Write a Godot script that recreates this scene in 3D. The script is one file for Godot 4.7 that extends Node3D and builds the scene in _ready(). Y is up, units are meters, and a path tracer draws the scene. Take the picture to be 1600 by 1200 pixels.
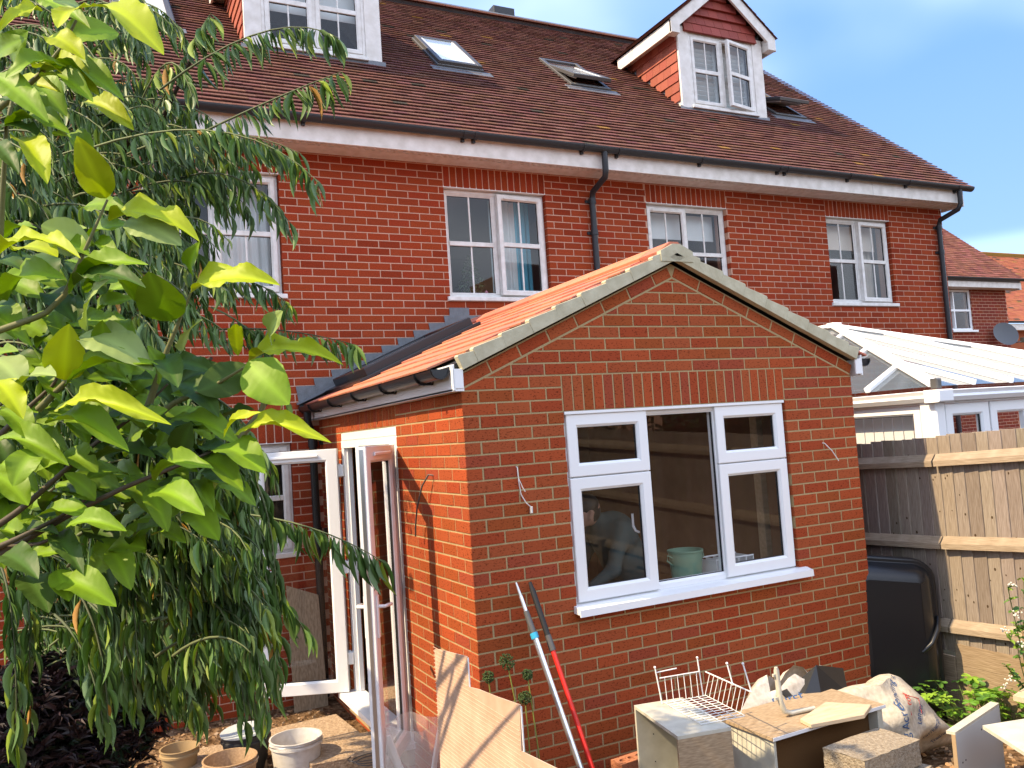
extends Node3D

const CAM := Vector3(-1.907, 2.287, 4.492)
const CAM_EULER := Vector3(0.06336, -0.46211, -0.06705)
const FPX := 1319.6
const HZ := -3.479
const PITCH := 0.88
var eye_basis: Basis
var rng := RandomNumberGenerator.new()
var M := {}
var used := {}


class MB:
	var v := PackedVector3Array()
	var n := PackedVector3Array()
	var c := PackedColorArray()
	var uv := PackedVector2Array()
	var col := Color(1, 1, 1)
	func tri(a: Vector3, b: Vector3, d: Vector3) -> void:
		var nn := (b - a).cross(d - a).normalized()
		v.append(a); v.append(d); v.append(b)
		for i in 3:
			n.append(nn); c.append(col)
	func trin(a: Vector3, b: Vector3, d: Vector3, na: Vector3, nb: Vector3, nd: Vector3) -> void:
		v.append(a); v.append(d); v.append(b)
		n.append(na); n.append(nd); n.append(nb)
		for i in 3:
			c.append(col)
	func quad(a: Vector3, b: Vector3, d: Vector3, e: Vector3) -> void:
		tri(a, b, d); tri(a, d, e)
	func quadn(a: Vector3, b: Vector3, d: Vector3, e: Vector3, na: Vector3, nb: Vector3, nd: Vector3, ne: Vector3) -> void:
		trin(a, b, d, na, nb, nd); trin(a, d, e, na, nd, ne)
	func poly(p: Array) -> void:
		for i in range(1, p.size() - 1):
			tri(p[0], p[i], p[i + 1])
	func box(lo: Vector3, hi: Vector3, bev := 0.0, xf := Transform3D()) -> void:
		var p := PackedVector2Array([Vector2(lo.x, lo.y), Vector2(hi.x, lo.y), Vector2(hi.x, hi.y), Vector2(lo.x, hi.y)])
		prism(p, xf * Transform3D(Basis(), Vector3(0, 0, lo.z)), hi.z - lo.z, bev, true)
	func inset(p: PackedVector2Array, b: float) -> PackedVector2Array:
		var r := PackedVector2Array()
		var k := p.size()
		for i in k:
			var e1 := (p[i] - p[(i + k - 1) % k]).normalized()
			var e2 := (p[(i + 1) % k] - p[i]).normalized()
			var n1 := Vector2(-e1.y, e1.x)
			var n2 := Vector2(-e2.y, e2.x)
			r.append(p[i] + (n1 + n2) * (b / maxf(0.3, 1.0 + n1.dot(n2))))
		return r
	# convex polygon, counter-clockwise seen from +z, from z=0 to z=depth, front (and back) edges chamfered
	func prism(p: PackedVector2Array, xf: Transform3D, depth: float, bev := 0.0, back := false) -> void:
		var k := p.size()
		var q := inset(p, bev) if bev > 0.0 else p
		var z0 := bev if back else 0.0
		var f := []
		for i in k:
			f.append(xf * Vector3(q[i].x, q[i].y, depth))
		poly(f)
		for i in k:
			var j := (i + 1) % k
			var a := xf * Vector3(p[i].x, p[i].y, z0)
			var b := xf * Vector3(p[j].x, p[j].y, z0)
			var d := xf * Vector3(p[j].x, p[j].y, depth - bev)
			var e := xf * Vector3(p[i].x, p[i].y, depth - bev)
			quad(a, b, d, e)
			if bev > 0.0:
				quad(e, d, f[j], f[i])
				if back:
					quad(xf * Vector3(q[i].x, q[i].y, 0), xf * Vector3(q[j].x, q[j].y, 0), b, a)
		if back:
			var g := []
			for i in range(k - 1, -1, -1):
				g.append(xf * Vector3(q[i].x, q[i].y, 0))
			poly(g)
	# any closed profile in xf's xy plane swept along z
	func extrude(p: PackedVector2Array, xf: Transform3D, length: float) -> void:
		var k := p.size()
		for i in k:
			var j := (i + 1) % k
			quad(xf * Vector3(p[i].x, p[i].y, 0), xf * Vector3(p[j].x, p[j].y, 0), xf * Vector3(p[j].x, p[j].y, length), xf * Vector3(p[i].x, p[i].y, length))
		var t := Geometry2D.triangulate_polygon(p)
		for i in range(0, t.size(), 3):
			var a := p[t[i]]
			var b := p[t[i + 1]]
			var d := p[t[i + 2]]
			if (b - a).cross(d - a) < 0.0:
				var s := b; b = d; d = s
			tri(xf * Vector3(a.x, a.y, length), xf * Vector3(b.x, b.y, length), xf * Vector3(d.x, d.y, length))
			tri(xf * Vector3(a.x, a.y, 0), xf * Vector3(d.x, d.y, 0), xf * Vector3(b.x, b.y, 0))
	func tube(path: Array, rad, seg := 8) -> void:
		var k := path.size()
		var up := Vector3.UP
		var prev := []
		for i in k:
			var t: Vector3 = (path[mini(i + 1, k - 1)] - path[maxi(i - 1, 0)]).normalized()
			if absf(t.dot(up)) > 0.95:
				up = Vector3.RIGHT if absf(t.x) < 0.9 else Vector3.BACK
			var s := t.cross(up).normalized()
			up = s.cross(t).normalized()
			var r: float = rad[i] if rad is Array else rad
			var ring := []
			for j in seg:
				var a := TAU * j / seg
				var d := s * cos(a) + up * sin(a)
				ring.append([path[i] + d * r, d])
			if i > 0:
				for j in seg:
					var l := (j + 1) % seg
					quadn(prev[l][0], prev[j][0], ring[j][0], ring[l][0], prev[l][1], prev[j][1], ring[j][1], ring[l][1])
			if i == 0 or i == k - 1:
				for j in range(1, seg - 1):
					if i == 0:
						tri(ring[0][0], ring[j][0], ring[j + 1][0])
					else:
						tri(ring[0][0], ring[j + 1][0], ring[j][0])
			prev = ring
	# profile of (radius, height) turned round the y axis of xf
	func lathe(p: Array, xf := Transform3D(), seg := 28) -> void:
		for i in p.size() - 1:
			var a: Vector2 = p[i]
			var b: Vector2 = p[i + 1]
			var e := (b - a).normalized()
			var nn := Vector2(e.y, -e.x)
			for j in seg:
				var u := TAU * j / seg
				var w := TAU * (j + 1) / seg
				var du := Vector3(cos(u), 0, -sin(u))
				var dw := Vector3(cos(w), 0, -sin(w))
				var nu := (xf.basis * (du * nn.x + Vector3(0, nn.y, 0))).normalized()
				var nw := (xf.basis * (dw * nn.x + Vector3(0, nn.y, 0))).normalized()
				quadn(xf * (du * a.x + Vector3(0, a.y, 0)), xf * (dw * a.x + Vector3(0, a.y, 0)), xf * (dw * b.x + Vector3(0, b.y, 0)), xf * (du * b.x + Vector3(0, b.y, 0)), nu, nw, nw, nu)
	func ball(at: Vector3, r: float, seg := 8) -> void:
		var p := []
		for i in seg + 1:
			var a := -PI / 2 + PI * i / seg
			p.append(Vector2(maxf(0.0001, cos(a)) * r, sin(a) * r))
		lathe(p, Transform3D(Basis(), at), seg + 2)
	# a grid of points [row][column], smooth
	func grid(g: Array) -> void:
		var h := g.size()
		var w: int = g[0].size()
		var nn := []
		for i in h:
			var row := []
			for j in w:
				var du: Vector3 = g[i][mini(j + 1, w - 1)] - g[i][maxi(j - 1, 0)]
				var dv: Vector3 = g[mini(i + 1, h - 1)][j] - g[maxi(i - 1, 0)][j]
				row.append(du.cross(dv).normalized())
			nn.append(row)
		for i in h - 1:
			for j in w - 1:
				quadn(g[i][j], g[i][j + 1], g[i + 1][j + 1], g[i + 1][j], nn[i][j], nn[i][j + 1], nn[i + 1][j + 1], nn[i + 1][j])
	func mesh() -> ArrayMesh:
		var m := ArrayMesh.new()
		if v.is_empty():
			return m
		var a := []
		a.resize(Mesh.ARRAY_MAX)
		a[Mesh.ARRAY_VERTEX] = v
		a[Mesh.ARRAY_NORMAL] = n
		a[Mesh.ARRAY_COLOR] = c
		m.add_surface_from_arrays(Mesh.PRIMITIVE_TRIANGLES, a)
		return m


func lin(r: float, g: float, b: float, a := 1.0) -> Color:
	var c := Color(r, g, b).linear_to_srgb()
	c.a = a
	return c


func noise_tex(freq: float, lo: Color, hi: Color, seed_: int, oct := 4, size := 512, normal := false, strength := 4.0, kind := FastNoiseLite.TYPE_SIMPLEX_SMOOTH, mid := 0.5) -> NoiseTexture2D:
	var f := FastNoiseLite.new()
	f.noise_type = kind
	f.frequency = freq
	f.seed = seed_
	f.fractal_octaves = oct
	var t := NoiseTexture2D.new()
	t.width = size
	t.height = size
	t.seamless = true
	t.noise = f
	if normal:
		t.as_normal_map = true
		t.bump_strength = strength
	else:
		var g := Gradient.new()
		g.set_color(0, lo)
		g.set_color(1, hi)
		if mid != 0.5:
			g.set_offset(0, mid - 0.12)
			g.set_offset(1, mid + 0.12)
		t.color_ramp = g
	return t


func mk(name_: String, col: Color, rough := 0.8, o := {}) -> StandardMaterial3D:
	var m := StandardMaterial3D.new()
	m.resource_name = name_
	m.albedo_color = col
	m.roughness = rough
	m.metallic_specular = o.get("spec", 0.2 if rough > 0.79 else 0.45)
	m.metallic = o.get("metal", 0.0)
	m.vertex_color_use_as_albedo = o.get("vc", false)
	if o.has("tex"):
		m.albedo_texture = o.tex
	if o.has("nrm"):
		m.normal_enabled = true
		m.normal_texture = o.nrm
		m.normal_scale = o.get("ns", 1.0)
	if o.has("scale"):
		m.uv1_triplanar = true
		m.uv1_world_triplanar = o.get("world", true)
		m.uv1_scale = o.scale
	if o.has("back"):
		m.backlight_enabled = true
		m.backlight = o.back
	if o.has("alpha"):
		m.transparency = BaseMaterial3D.TRANSPARENCY_ALPHA
		m.albedo_color.a = o.alpha
	if o.has("coat"):
		m.clearcoat_enabled = true
		m.clearcoat = o.coat
		m.clearcoat_roughness = 0.15
	M[name_] = m
	return m


func numbered(s: String) -> String:
	used[s] = used.get(s, -1) + 1
	return s if used[s] == 0 else "%s_%03d" % [s, used[s]]


func thing(name_: String, label: String, category: String, group := "", pos := Vector3.ZERO) -> Node3D:
	var o := Node3D.new()
	o.name = numbered(name_)
	add_child(o)
	o.position = pos
	o.set_meta("label", label)
	o.set_meta("category", category)
	if group:
		o.set_meta("group", group)
	return o


func part(parent: Node, name_: String, mb, mat: Material, xf := Transform3D()) -> MeshInstance3D:
	var o := MeshInstance3D.new()
	o.name = name_
	o.mesh = mb.mesh() if mb is MB else mb
	o.material_override = mat
	o.transform = xf
	parent.add_child(o, true)
	return o


func solo(name_: String, label: String, category: String, mb, mat: Material, group := "") -> MeshInstance3D:
	var o := part(self, numbered(name_), mb, mat)
	o.set_meta("label", label)
	o.set_meta("category", category)
	if group:
		o.set_meta("group", group)
	return o


func struct(name_: String, mb, mat: Material) -> MeshInstance3D:
	var o := part(self, name_, mb, mat)
	o.set_meta("kind", "structure")
	return o


# a point of the place: t metres in front of the lens, in the direction of the photograph's pixel
func at(u: float, w: float, t: float) -> Vector3:
	return CAM + eye_basis * Vector3((u - 800.0) / FPX, (600.0 - w) / FPX, -1.0) * t


func seen_at(p: Vector3) -> Vector3:
	var q := eye_basis.transposed() * (p - CAM)
	if q.z > -0.05:
		return Vector3(-9999, -9999, -1)
	return Vector3(800.0 - FPX * q.x / q.z, 600.0 + FPX * q.y / q.z, -q.z)


func basis_from(x: Vector3, up: Vector3) -> Basis:
	var bx := x.normalized()
	var bz := bx.cross(up).normalized()
	return Basis(bx, bz.cross(bx).normalized(), bz)


func rf(a: float, b: float) -> float:
	return rng.randf_range(a, b)


func ground_h(x: float, z: float) -> float:
	var t := smoothstep(-0.2, 4.2, z)
	return 0.65 * t + 0.012 * sin(x * 3.1 + z * 2.3) * sin(z * 4.1 - x * 1.7)


func clip_poly(p: PackedVector2Array, planes: Array) -> PackedVector2Array:
	for pl in planes:
		var r := PackedVector2Array()
		var k := p.size()
		for i in k:
			var a := p[i]
			var b := p[(i + 1) % k]
			var da: float = pl.x * a.x + pl.y * a.y - pl.z
			var db: float = pl.x * b.x + pl.y * b.y - pl.z
			if da <= 0.0:
				r.append(a)
			if (da < 0.0 and db > 0.0) or (da > 0.0 and db < 0.0):
				r.append(a + (b - a) * (da / (da - db)))
		p = r
		if p.size() < 3:
			return PackedVector2Array()
	var out := PackedVector2Array()
	for i in p.size():
		if p[i].distance_to(p[(i + 1) % p.size()]) > 0.002:
			out.append(p[i])
	return out


# bricks of a wall as [polygon, frame, tone]; courses of 75 mm counted from y0, stretcher bond from s0 with the two start offsets
func lay_bricks(o: Vector3, u: Vector3, s0: float, s1: float, y0: float, c0: int, c1: int, offs: Array, holes: Array, clip := [], behind := false) -> Array:
	var out := []
	var nn := u.cross(Vector3.UP)
	for c in range(c0, c1):
		var b := y0 + c * 0.075 + 0.005
		var t := b + 0.065
		var s: float = s0 + offs[posmod(c, 2)]
		if s > s0 + 0.12:
			s -= 0.225
		while s < s1 - 0.02:
			var spans := [[maxf(s, s0), minf(s + 0.215, s1)]]
			for h in holes:
				if t > h[2] + 0.01 and b < h[3] - 0.01:
					var nx := []
					for q in spans:
						if q[1] <= h[0] or q[0] >= h[1]:
							nx.append(q)
							continue
						if q[0] < h[0]:
							nx.append([q[0], h[0]])
						if q[1] > h[1]:
							nx.append([h[1], q[1]])
					spans = nx
			for q in spans:
				if q[1] - q[0] < 0.03:
					continue
				var p := PackedVector2Array([Vector2(q[0], b), Vector2(q[1], b), Vector2(q[1], t), Vector2(q[0], t)])
				if clip:
					p = clip_poly(p, clip)
				if p.size() < 3:
					continue
				var origin := p[0]
				var ctr: Vector3 = o + u * (q[0] + q[1]) * 0.5 + Vector3(0, (b + t) / 2, 0)
				if behind and ctr.x > -0.02 and ctr.x < 3.1 and ctr.y < 2.70 + 0.44 * minf(ctr.x, 3.14 - ctr.x):
					continue
				for i in p.size():
					p[i] -= origin
				var jit := rf(-0.0012, 0.0012)
				out.append([p, Transform3D(Basis(u, Vector3.UP, nn).rotated(Vector3.UP, rf(-0.003, 0.003)), o + u * origin.x + Vector3(0, origin.y, 0) + nn * jit), rng.randi() % 8, ctr])
			s += 0.225
	return out


func soldiers(o: Vector3, u: Vector3, s0: float, count: int, b: float, hgt := 0.215) -> Array:
	var out := []
	var nn := u.cross(Vector3.UP)
	for i in count:
		var p := PackedVector2Array([Vector2(0, 0), Vector2(0.065, 0), Vector2(0.065, hgt), Vector2(0, hgt)])
		out.append([p, Transform3D(Basis(u, Vector3.UP, nn), o + u * (s0 + i * 0.075 + 0.005) + Vector3(0, b + 0.005, 0) + nn * rf(-0.0012, 0.0012)), rng.randi() % 8, Vector3.ZERO])
	return out


var shared := {}
func brick_shape(b: Array, tones: Array, depth: float) -> ArrayMesh:
	var key := "%s %s %d" % [str(b[0]).md5_text(), str(tones[0]), b[2]]
	if not shared.has(key):
		var mb := MB.new()
		mb.col = tones[b[2]]
		mb.prism(b[0], Transform3D(Basis(), Vector3(0, 0, -depth)), depth, 0.0022)
		shared[key] = mb.mesh()
	return shared[key]


# the best-seen ones as parts of their own, the rest as one part
func set_bricks(walls: Array, tones: Array, mat: Material, depth: float, most := 300) -> void:
	var all := []
	for w in walls:
		for b in w[1]:
			var q := seen_at(b[3])
			var inside: bool = q.z > 0 and q.x > -10 and q.x < 1610 and q.y > -10 and q.y < 1210
			all.append([q.z if inside else 1000.0 + q.z, b, w[0]])
	all.sort_custom(func(a, b): return a[0] < b[0])
	var rest := {}
	for i in all.size():
		var b: Array = all[i][1]
		var parent: Node = all[i][2]
		if i < most and all[i][0] < 1000.0:
			part(parent, "brick", brick_shape(b, tones, depth), mat, b[1])
		else:
			if not rest.has(parent):
				rest[parent] = MB.new()
			rest[parent].col = tones[b[2]]
			rest[parent].prism(b[0], b[1] * Transform3D(Basis(), Vector3(0, 0, -depth)), depth, 0.0022)
	for p in rest:
		part(p, "brickwork", rest[p], mat).set_meta("kind", "stuff")


# a flat wall with rectangular holes (s0, s1, y0, y1), as blocks of the given thickness behind its face
func pierced(mb: MB, o: Vector3, u: Vector3, s0: float, s1: float, y0: float, y1: float, thick: float, holes: Array) -> void:
	var nn := u.cross(Vector3.UP)
	var xf := Transform3D(Basis(u, Vector3.UP, nn), o - nn * thick)
	var xs := [s0, s1]
	for h in holes:
		for k in 2:
			if h[k] > s0 and h[k] < s1 and not xs.has(h[k]):
				xs.append(h[k])
	xs.sort()
	for i in xs.size() - 1:
		var m: float = (xs[i] + xs[i + 1]) / 2
		var cuts := []
		for h in holes:
			if m > h[0] and m < h[1]:
				cuts.append([maxf(h[2], y0), minf(h[3], y1)])
		cuts.sort_custom(func(a, b): return a[0] < b[0])
		var y := y0
		for cu in cuts:
			if cu[0] > y + 0.001:
				mb.box(Vector3(xs[i], y, 0), Vector3(xs[i + 1], cu[0], thick), 0.0, xf)
			y = maxf(y, cu[1])
		if y < y1 - 0.001:
			mb.box(Vector3(xs[i], y, 0), Vector3(xs[i + 1], y1, thick), 0.0, xf)


func bar(mb: MB, x0: float, y0: float, x1: float, y1: float, z0: float, z1: float, bev := 0.004) -> void:
	mb.box(Vector3(x0, y0, z0), Vector3(x1, y1, z1), bev)


# rectangle of mitred window profile with a sloped inner bead
func sash(mb: MB, x0: float, y0: float, x1: float, y1: float, w: float, z0: float, z1: float) -> void:
	var rings := [[0.0, z0], [0.0, z1 - 0.004], [0.004, z1], [w - 0.016, z1], [w, z1 - 0.014], [w, z0]]
	for i in rings.size() - 1:
		var a: float = rings[i][0]
		var za: float = rings[i][1]
		var b: float = rings[i + 1][0]
		var zb: float = rings[i + 1][1]
		var p := [Vector3(x0 + a, y0 + a, za), Vector3(x1 - a, y0 + a, za), Vector3(x1 - a, y1 - a, za), Vector3(x0 + a, y1 - a, za)]
		var q := [Vector3(x0 + b, y0 + b, zb), Vector3(x1 - b, y0 + b, zb), Vector3(x1 - b, y1 - b, zb), Vector3(x0 + b, y1 - b, zb)]
		for k in 4:
			var l := (k + 1) % 4
			mb.quad(p[k], p[l], q[l], q[k])


func pane(parent: Node, x0: float, y0: float, x1: float, y1: float, z: float, xf := Transform3D(), mat: Material = null) -> void:
	var mb := MB.new()
	mb.quad(Vector3(x0, y0, z), Vector3(x1, y0, z), Vector3(x1, y1, z), Vector3(x0, y1, z))
	part(parent, "pane", mb, mat if mat else M.glass, xf)
	var g := MB.new()   # rubber gasket round the glass
	for k in [[x0, y0, x1, y0 + 0.004], [x0, y1 - 0.004, x1, y1], [x0, y0, x0 + 0.004, y1], [x1 - 0.004, y0, x1, y1]]:
		g.box(Vector3(k[0], k[1], z - 0.012), Vector3(k[2], k[3], z + 0.004))
	part(parent, "gasket", g, M.rubber, xf)


func materials() -> void:
	var W := Color(1, 1, 1)
	var speck := noise_tex(0.09, Color(0.76, 0.75, 0.74), Color(1.0, 1.0, 1.0), 3, 5)
	var crease := noise_tex(0.022, Color(0.52, 0.46, 0.44), Color(1.0, 1.0, 1.0), 8, 4, 1024, false, 4.0, FastNoiseLite.TYPE_SIMPLEX, 0.19)
	var rough_n := noise_tex(0.05, W, W, 5, 5, 512, true, 6.0)
	var brick_n := noise_tex(0.035, W, W, 15, 5, 1024, true, 4.0)
	var cloud := noise_tex(0.012, Color(0.88, 0.87, 0.85), Color(1, 1, 1), 9, 4)
	var grain := noise_tex(0.03, Color(0.72, 0.69, 0.65), Color(1, 1, 1), 21, 5)
	var mottled := noise_tex(0.03, Color(0.74, 0.71, 0.68), Color(1, 1, 1), 33, 5)
	mk("brick_new", W, 0.85, {"vc": true, "tex": crease, "nrm": brick_n, "ns": 0.8, "scale": Vector3(1.3, 2.6, 1.3)})
	mk("brick_old", W, 0.85, {"vc": true, "tex": speck, "nrm": rough_n, "ns": 0.5, "scale": Vector3(1.6, 2.4, 1.6)})
	mk("mortar_new", lin(0.52, 0.385, 0.20), 0.95, {"tex": speck, "nrm": rough_n, "ns": 0.8, "scale": Vector3(3, 3, 3)})
	mk("mortar_old", lin(0.66, 0.40, 0.285), 0.95, {"tex": speck, "nrm": rough_n, "ns": 0.6, "scale": Vector3(3, 3, 3)})
	mk("roof_old", W, 0.9, {"vc": true, "tex": mottled, "nrm": rough_n, "ns": 0.8, "scale": Vector3(2.2, 2.2, 2.2)})
	mk("roof_new", W, 0.75, {"vc": true, "tex": speck, "nrm": rough_n, "ns": 0.4, "scale": Vector3(2, 2, 2)})
	mk("hung_tile", W, 0.7, {"vc": true, "tex": speck, "nrm": rough_n, "ns": 0.4, "scale": Vector3(3, 3, 3)})
	mk("upvc", lin(0.78, 0.78, 0.77), 0.28)
	mk("upvc_old", lin(0.76, 0.74, 0.70), 0.4, {"tex": cloud, "scale": Vector3(1.2, 1.2, 1.2)})
	mk("white_board", lin(0.76, 0.73, 0.68), 0.5, {"tex": cloud, "scale": Vector3(0.9, 0.9, 0.9)})
	mk("glass", lin(0.02, 0.025, 0.025), 0.01, {"alpha": 0.05, "spec": 0.48})
	mk("roof_glass", lin(0.75, 0.86, 0.92), 0.06, {"alpha": 0.35, "spec": 0.6})
	mk("conservatory_sheet", lin(0.13, 0.19, 0.23), 0.08, {"alpha": 0.5, "spec": 0.5})
	mk("rubber", lin(0.012, 0.012, 0.013), 0.6)
	mk("black_plastic", lin(0.012, 0.0125, 0.014), 0.3, {"nrm": rough_n, "ns": 0.06, "scale": Vector3(2, 2, 2)})
	mk("old_plastic", lin(0.022, 0.023, 0.025), 0.5, {"nrm": rough_n, "ns": 0.15, "scale": Vector3(2, 2, 2)})
	mk("lead", lin(0.16, 0.17, 0.185), 0.55, {"tex": cloud, "nrm": rough_n, "ns": 0.3, "scale": Vector3(2, 2, 2), "metal": 0.2})
	mk("verge", lin(0.52, 0.485, 0.345), 0.85, {"tex": cloud, "nrm": rough_n, "ns": 0.15, "scale": Vector3(1.2, 1.2, 1.2)})
	mk("plaster", lin(0.20, 0.105, 0.06), 0.9, {"tex": cloud, "scale": Vector3(0.6, 0.6, 0.6)})
	mk("room", lin(0.28, 0.27, 0.26), 0.9)
	mk("alu", lin(0.62, 0.64, 0.66), 0.28, {"metal": 0.9})
	mk("grey_metal", lin(0.10, 0.095, 0.09), 0.5, {"metal": 0.4})
	mk("steel", lin(0.5, 0.5, 0.5), 0.3, {"metal": 0.9})
	mk("fence_wood", W, 0.9, {"vc": true, "tex": grain, "nrm": grain_n(), "ns": 0.4, "scale": Vector3(9.0, 0.4, 9.0)})
	mk("rail_wood", W, 0.9, {"vc": true, "tex": grain, "scale": Vector3(0.4, 9.0, 0.4)})
	mk("board_wood", lin(0.62, 0.49, 0.33), 0.75, {"tex": cloud, "scale": Vector3(1, 4, 4)})
	mk("plywood", lin(0.44, 0.36, 0.25), 0.9, {"tex": mottled, "scale": Vector3(3, 0.8, 3)})
	mk("cardboard", lin(0.57, 0.40, 0.295), 0.92, {"tex": cloud, "scale": Vector3(0.9, 0.9, 0.9)})
	mk("melamine", lin(0.60, 0.58, 0.48), 0.45, {"tex": cloud, "scale": Vector3(1.3, 1.3, 1.3)})
	mk("melamine_grey", lin(0.46, 0.50, 0.50), 0.4)
	mk("chipboard", lin(0.50, 0.36, 0.21), 0.85, {"tex": speck, "scale": Vector3(9, 9, 9)})
	mk("beech_face", lin(0.52, 0.395, 0.255), 0.5, {"tex": grain, "scale": Vector3(1, 6, 6)})
	mk("brown_back", lin(0.145, 0.075, 0.03), 0.8, {"tex": speck, "scale": Vector3(3, 3, 3)})
	mk("white_wire", lin(0.75, 0.74, 0.7), 0.35)
	mk("bag", W, 0.7, {"vc": true, "tex": mottled, "nrm": rough_n, "ns": 0.25, "scale": Vector3(1.6, 1.6, 1.6), "back": lin(0.15, 0.13, 0.1)})
	mk("ink_blue", lin(0.06, 0.11, 0.22), 0.8)
	mk("ink_red", lin(0.5, 0.09, 0.07), 0.8)
	mk("concrete", lin(0.42, 0.36, 0.27), 0.95, {"tex": mottled, "nrm": rough_n, "ns": 1.2, "scale": Vector3(2.5, 2.5, 2.5)})
	mk("slab", lin(0.50, 0.375, 0.255), 0.95, {"tex": mottled, "nrm": rough_n, "ns": 0.8, "scale": Vector3(1.5, 1.5, 1.5)})
	mk("soil", lin(0.30, 0.195, 0.115), 0.98, {"tex": noise_tex(0.02, Color(0.45, 0.4, 0.34), Color(1, 1, 1), 44, 6), "nrm": noise_tex(0.04, W, W, 45, 6, 512, true, 14.0), "scale": Vector3(0.8, 0.8, 0.8)})
	mk("chips", W, 0.95, {"vc": true})
	mk("red_paint", lin(0.62, 0.022, 0.012), 0.35)
	mk("blue_plastic", lin(0.03, 0.32, 0.5), 0.4)
	mk("bucket_white", lin(0.68, 0.66, 0.62), 0.45, {"tex": cloud, "scale": Vector3(3, 3, 3)})
	mk("bucket_buff", lin(0.55, 0.38, 0.22), 0.6, {"tex": mottled, "scale": Vector3(3, 3, 3)})
	mk("red_sack", lin(0.55, 0.10, 0.07), 0.7)
	mk("green_pail", lin(0.16, 0.27, 0.18), 0.45)
	mk("clear_film", lin(0.85, 0.82, 0.74), 0.15, {"alpha": 0.28, "spec": 0.6})
	mk("sand", lin(0.45, 0.32, 0.17), 0.95, {"tex": speck, "scale": Vector3(5, 5, 5)})
	mk("leaf_broad", W, 0.5, {"vc": true, "back": lin(0.36, 0.42, 0.015), "spec": 0.32})
	mk("leaf_narrow", W, 0.45, {"vc": true, "back": lin(0.13, 0.20, 0.03), "spec": 0.45})
	mk("leaf_dark", W, 0.5, {"vc": true, "back": lin(0.03, 0.015, 0.015)})
	mk("leaf_herb", W, 0.55, {"vc": true, "back": lin(0.2, 0.3, 0.03)})
	mk("bark", lin(0.075, 0.06, 0.045), 0.9, {"tex": mottled, "nrm": rough_n, "ns": 0.8, "scale": Vector3(4, 4, 4)})
	mk("twig", W, 0.7, {"vc": true})
	mk("petal", lin(0.55, 0.23, 0.32), 0.8, {"back": lin(0.2, 0.08, 0.1)})
	mk("seed_head", lin(0.055, 0.085, 0.03), 0.8)
	mk("blind", lin(0.62, 0.66, 0.64), 0.8)
	mk("blind_warm", lin(0.62, 0.55, 0.45), 0.8)
	mk("curtain_blue", W, 0.85, {"vc": true})
	mk("curtain_white", lin(0.7, 0.72, 0.7), 0.9)
	mk("dish_grey", lin(0.10, 0.105, 0.11), 0.6)
	mk("jumper", lin(0.07, 0.09, 0.085), 0.9, {"nrm": rough_n, "ns": 0.4, "scale": Vector3(6, 6, 6)})
	mk("trousers", lin(0.03, 0.035, 0.05), 0.9)
	mk("skin", lin(0.42, 0.24, 0.17), 0.6)
	mk("hair", lin(0.03, 0.022, 0.016), 0.6)


func grain_n() -> NoiseTexture2D:
	return noise_tex(0.03, Color.WHITE, Color.WHITE, 22, 5, 512, true, 5.0)


func _ready() -> void:
	rng.seed = 20240611
	eye_basis = Basis.from_euler(CAM_EULER)
	# camera, sky, sun, exposure
	var cam := Camera3D.new()
	cam.name = "camera"
	cam.fov = rad_to_deg(2.0 * atan(600.0 / FPX))
	cam.near = 0.05
	cam.far = 600.0
	cam.transform = Transform3D(eye_basis, CAM)
	add_child(cam)
	var we := WorldEnvironment.new()
	we.name = "environment"
	var env := Environment.new()
	env.background_mode = Environment.BG_SKY
	var sm := ProceduralSkyMaterial.new()
	sm.sky_top_color = Color(0.26, 0.46, 0.74)
	sm.sky_horizon_color = Color(0.55, 0.67, 0.79)
	sm.sky_curve = 0.3
	sm.sky_energy_multiplier = 1.0
	sm.ground_bottom_color = Color(0.32, 0.28, 0.22)
	sm.ground_horizon_color = Color(0.6, 0.62, 0.62)
	sm.sun_angle_max = 40.0
	sm.sky_cover = ImageTexture.create_from_image(cloud_cover())
	sm.sky_cover_modulate = Color(1.08, 1.08, 1.08, 1)
	var sky := Sky.new()
	sky.sky_material = sm
	env.sky = sky
	env.tonemap_mode = Environment.TONE_MAPPER_LINEAR
	env.tonemap_exposure = 2.2
	env.sdfgi_enabled = true
	env.ssao_enabled = true
	env.ssil_enabled = true
	we.environment = env
	add_child(we)
	var sun := DirectionalLight3D.new()
	sun.name = "sun"
	sun.light_energy = 1.25
	sun.light_color = Color(1.0, 0.90, 0.74)
	sun.light_angular_distance = 0.5
	sun.shadow_enabled = true
	var travel := Vector3(1.0, -1.08, 0.06).normalized()
	sun.basis = Basis.looking_at(travel, Vector3.UP)
	add_child(sun)
	materials()
	# the large structure
	ground()
	house()
	extension()
	neighbours()
	conservatory()
	garden_hedge()
	fence()
	# things
	room_things()
	left_yard()
	right_yard()
	plants()


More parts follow.
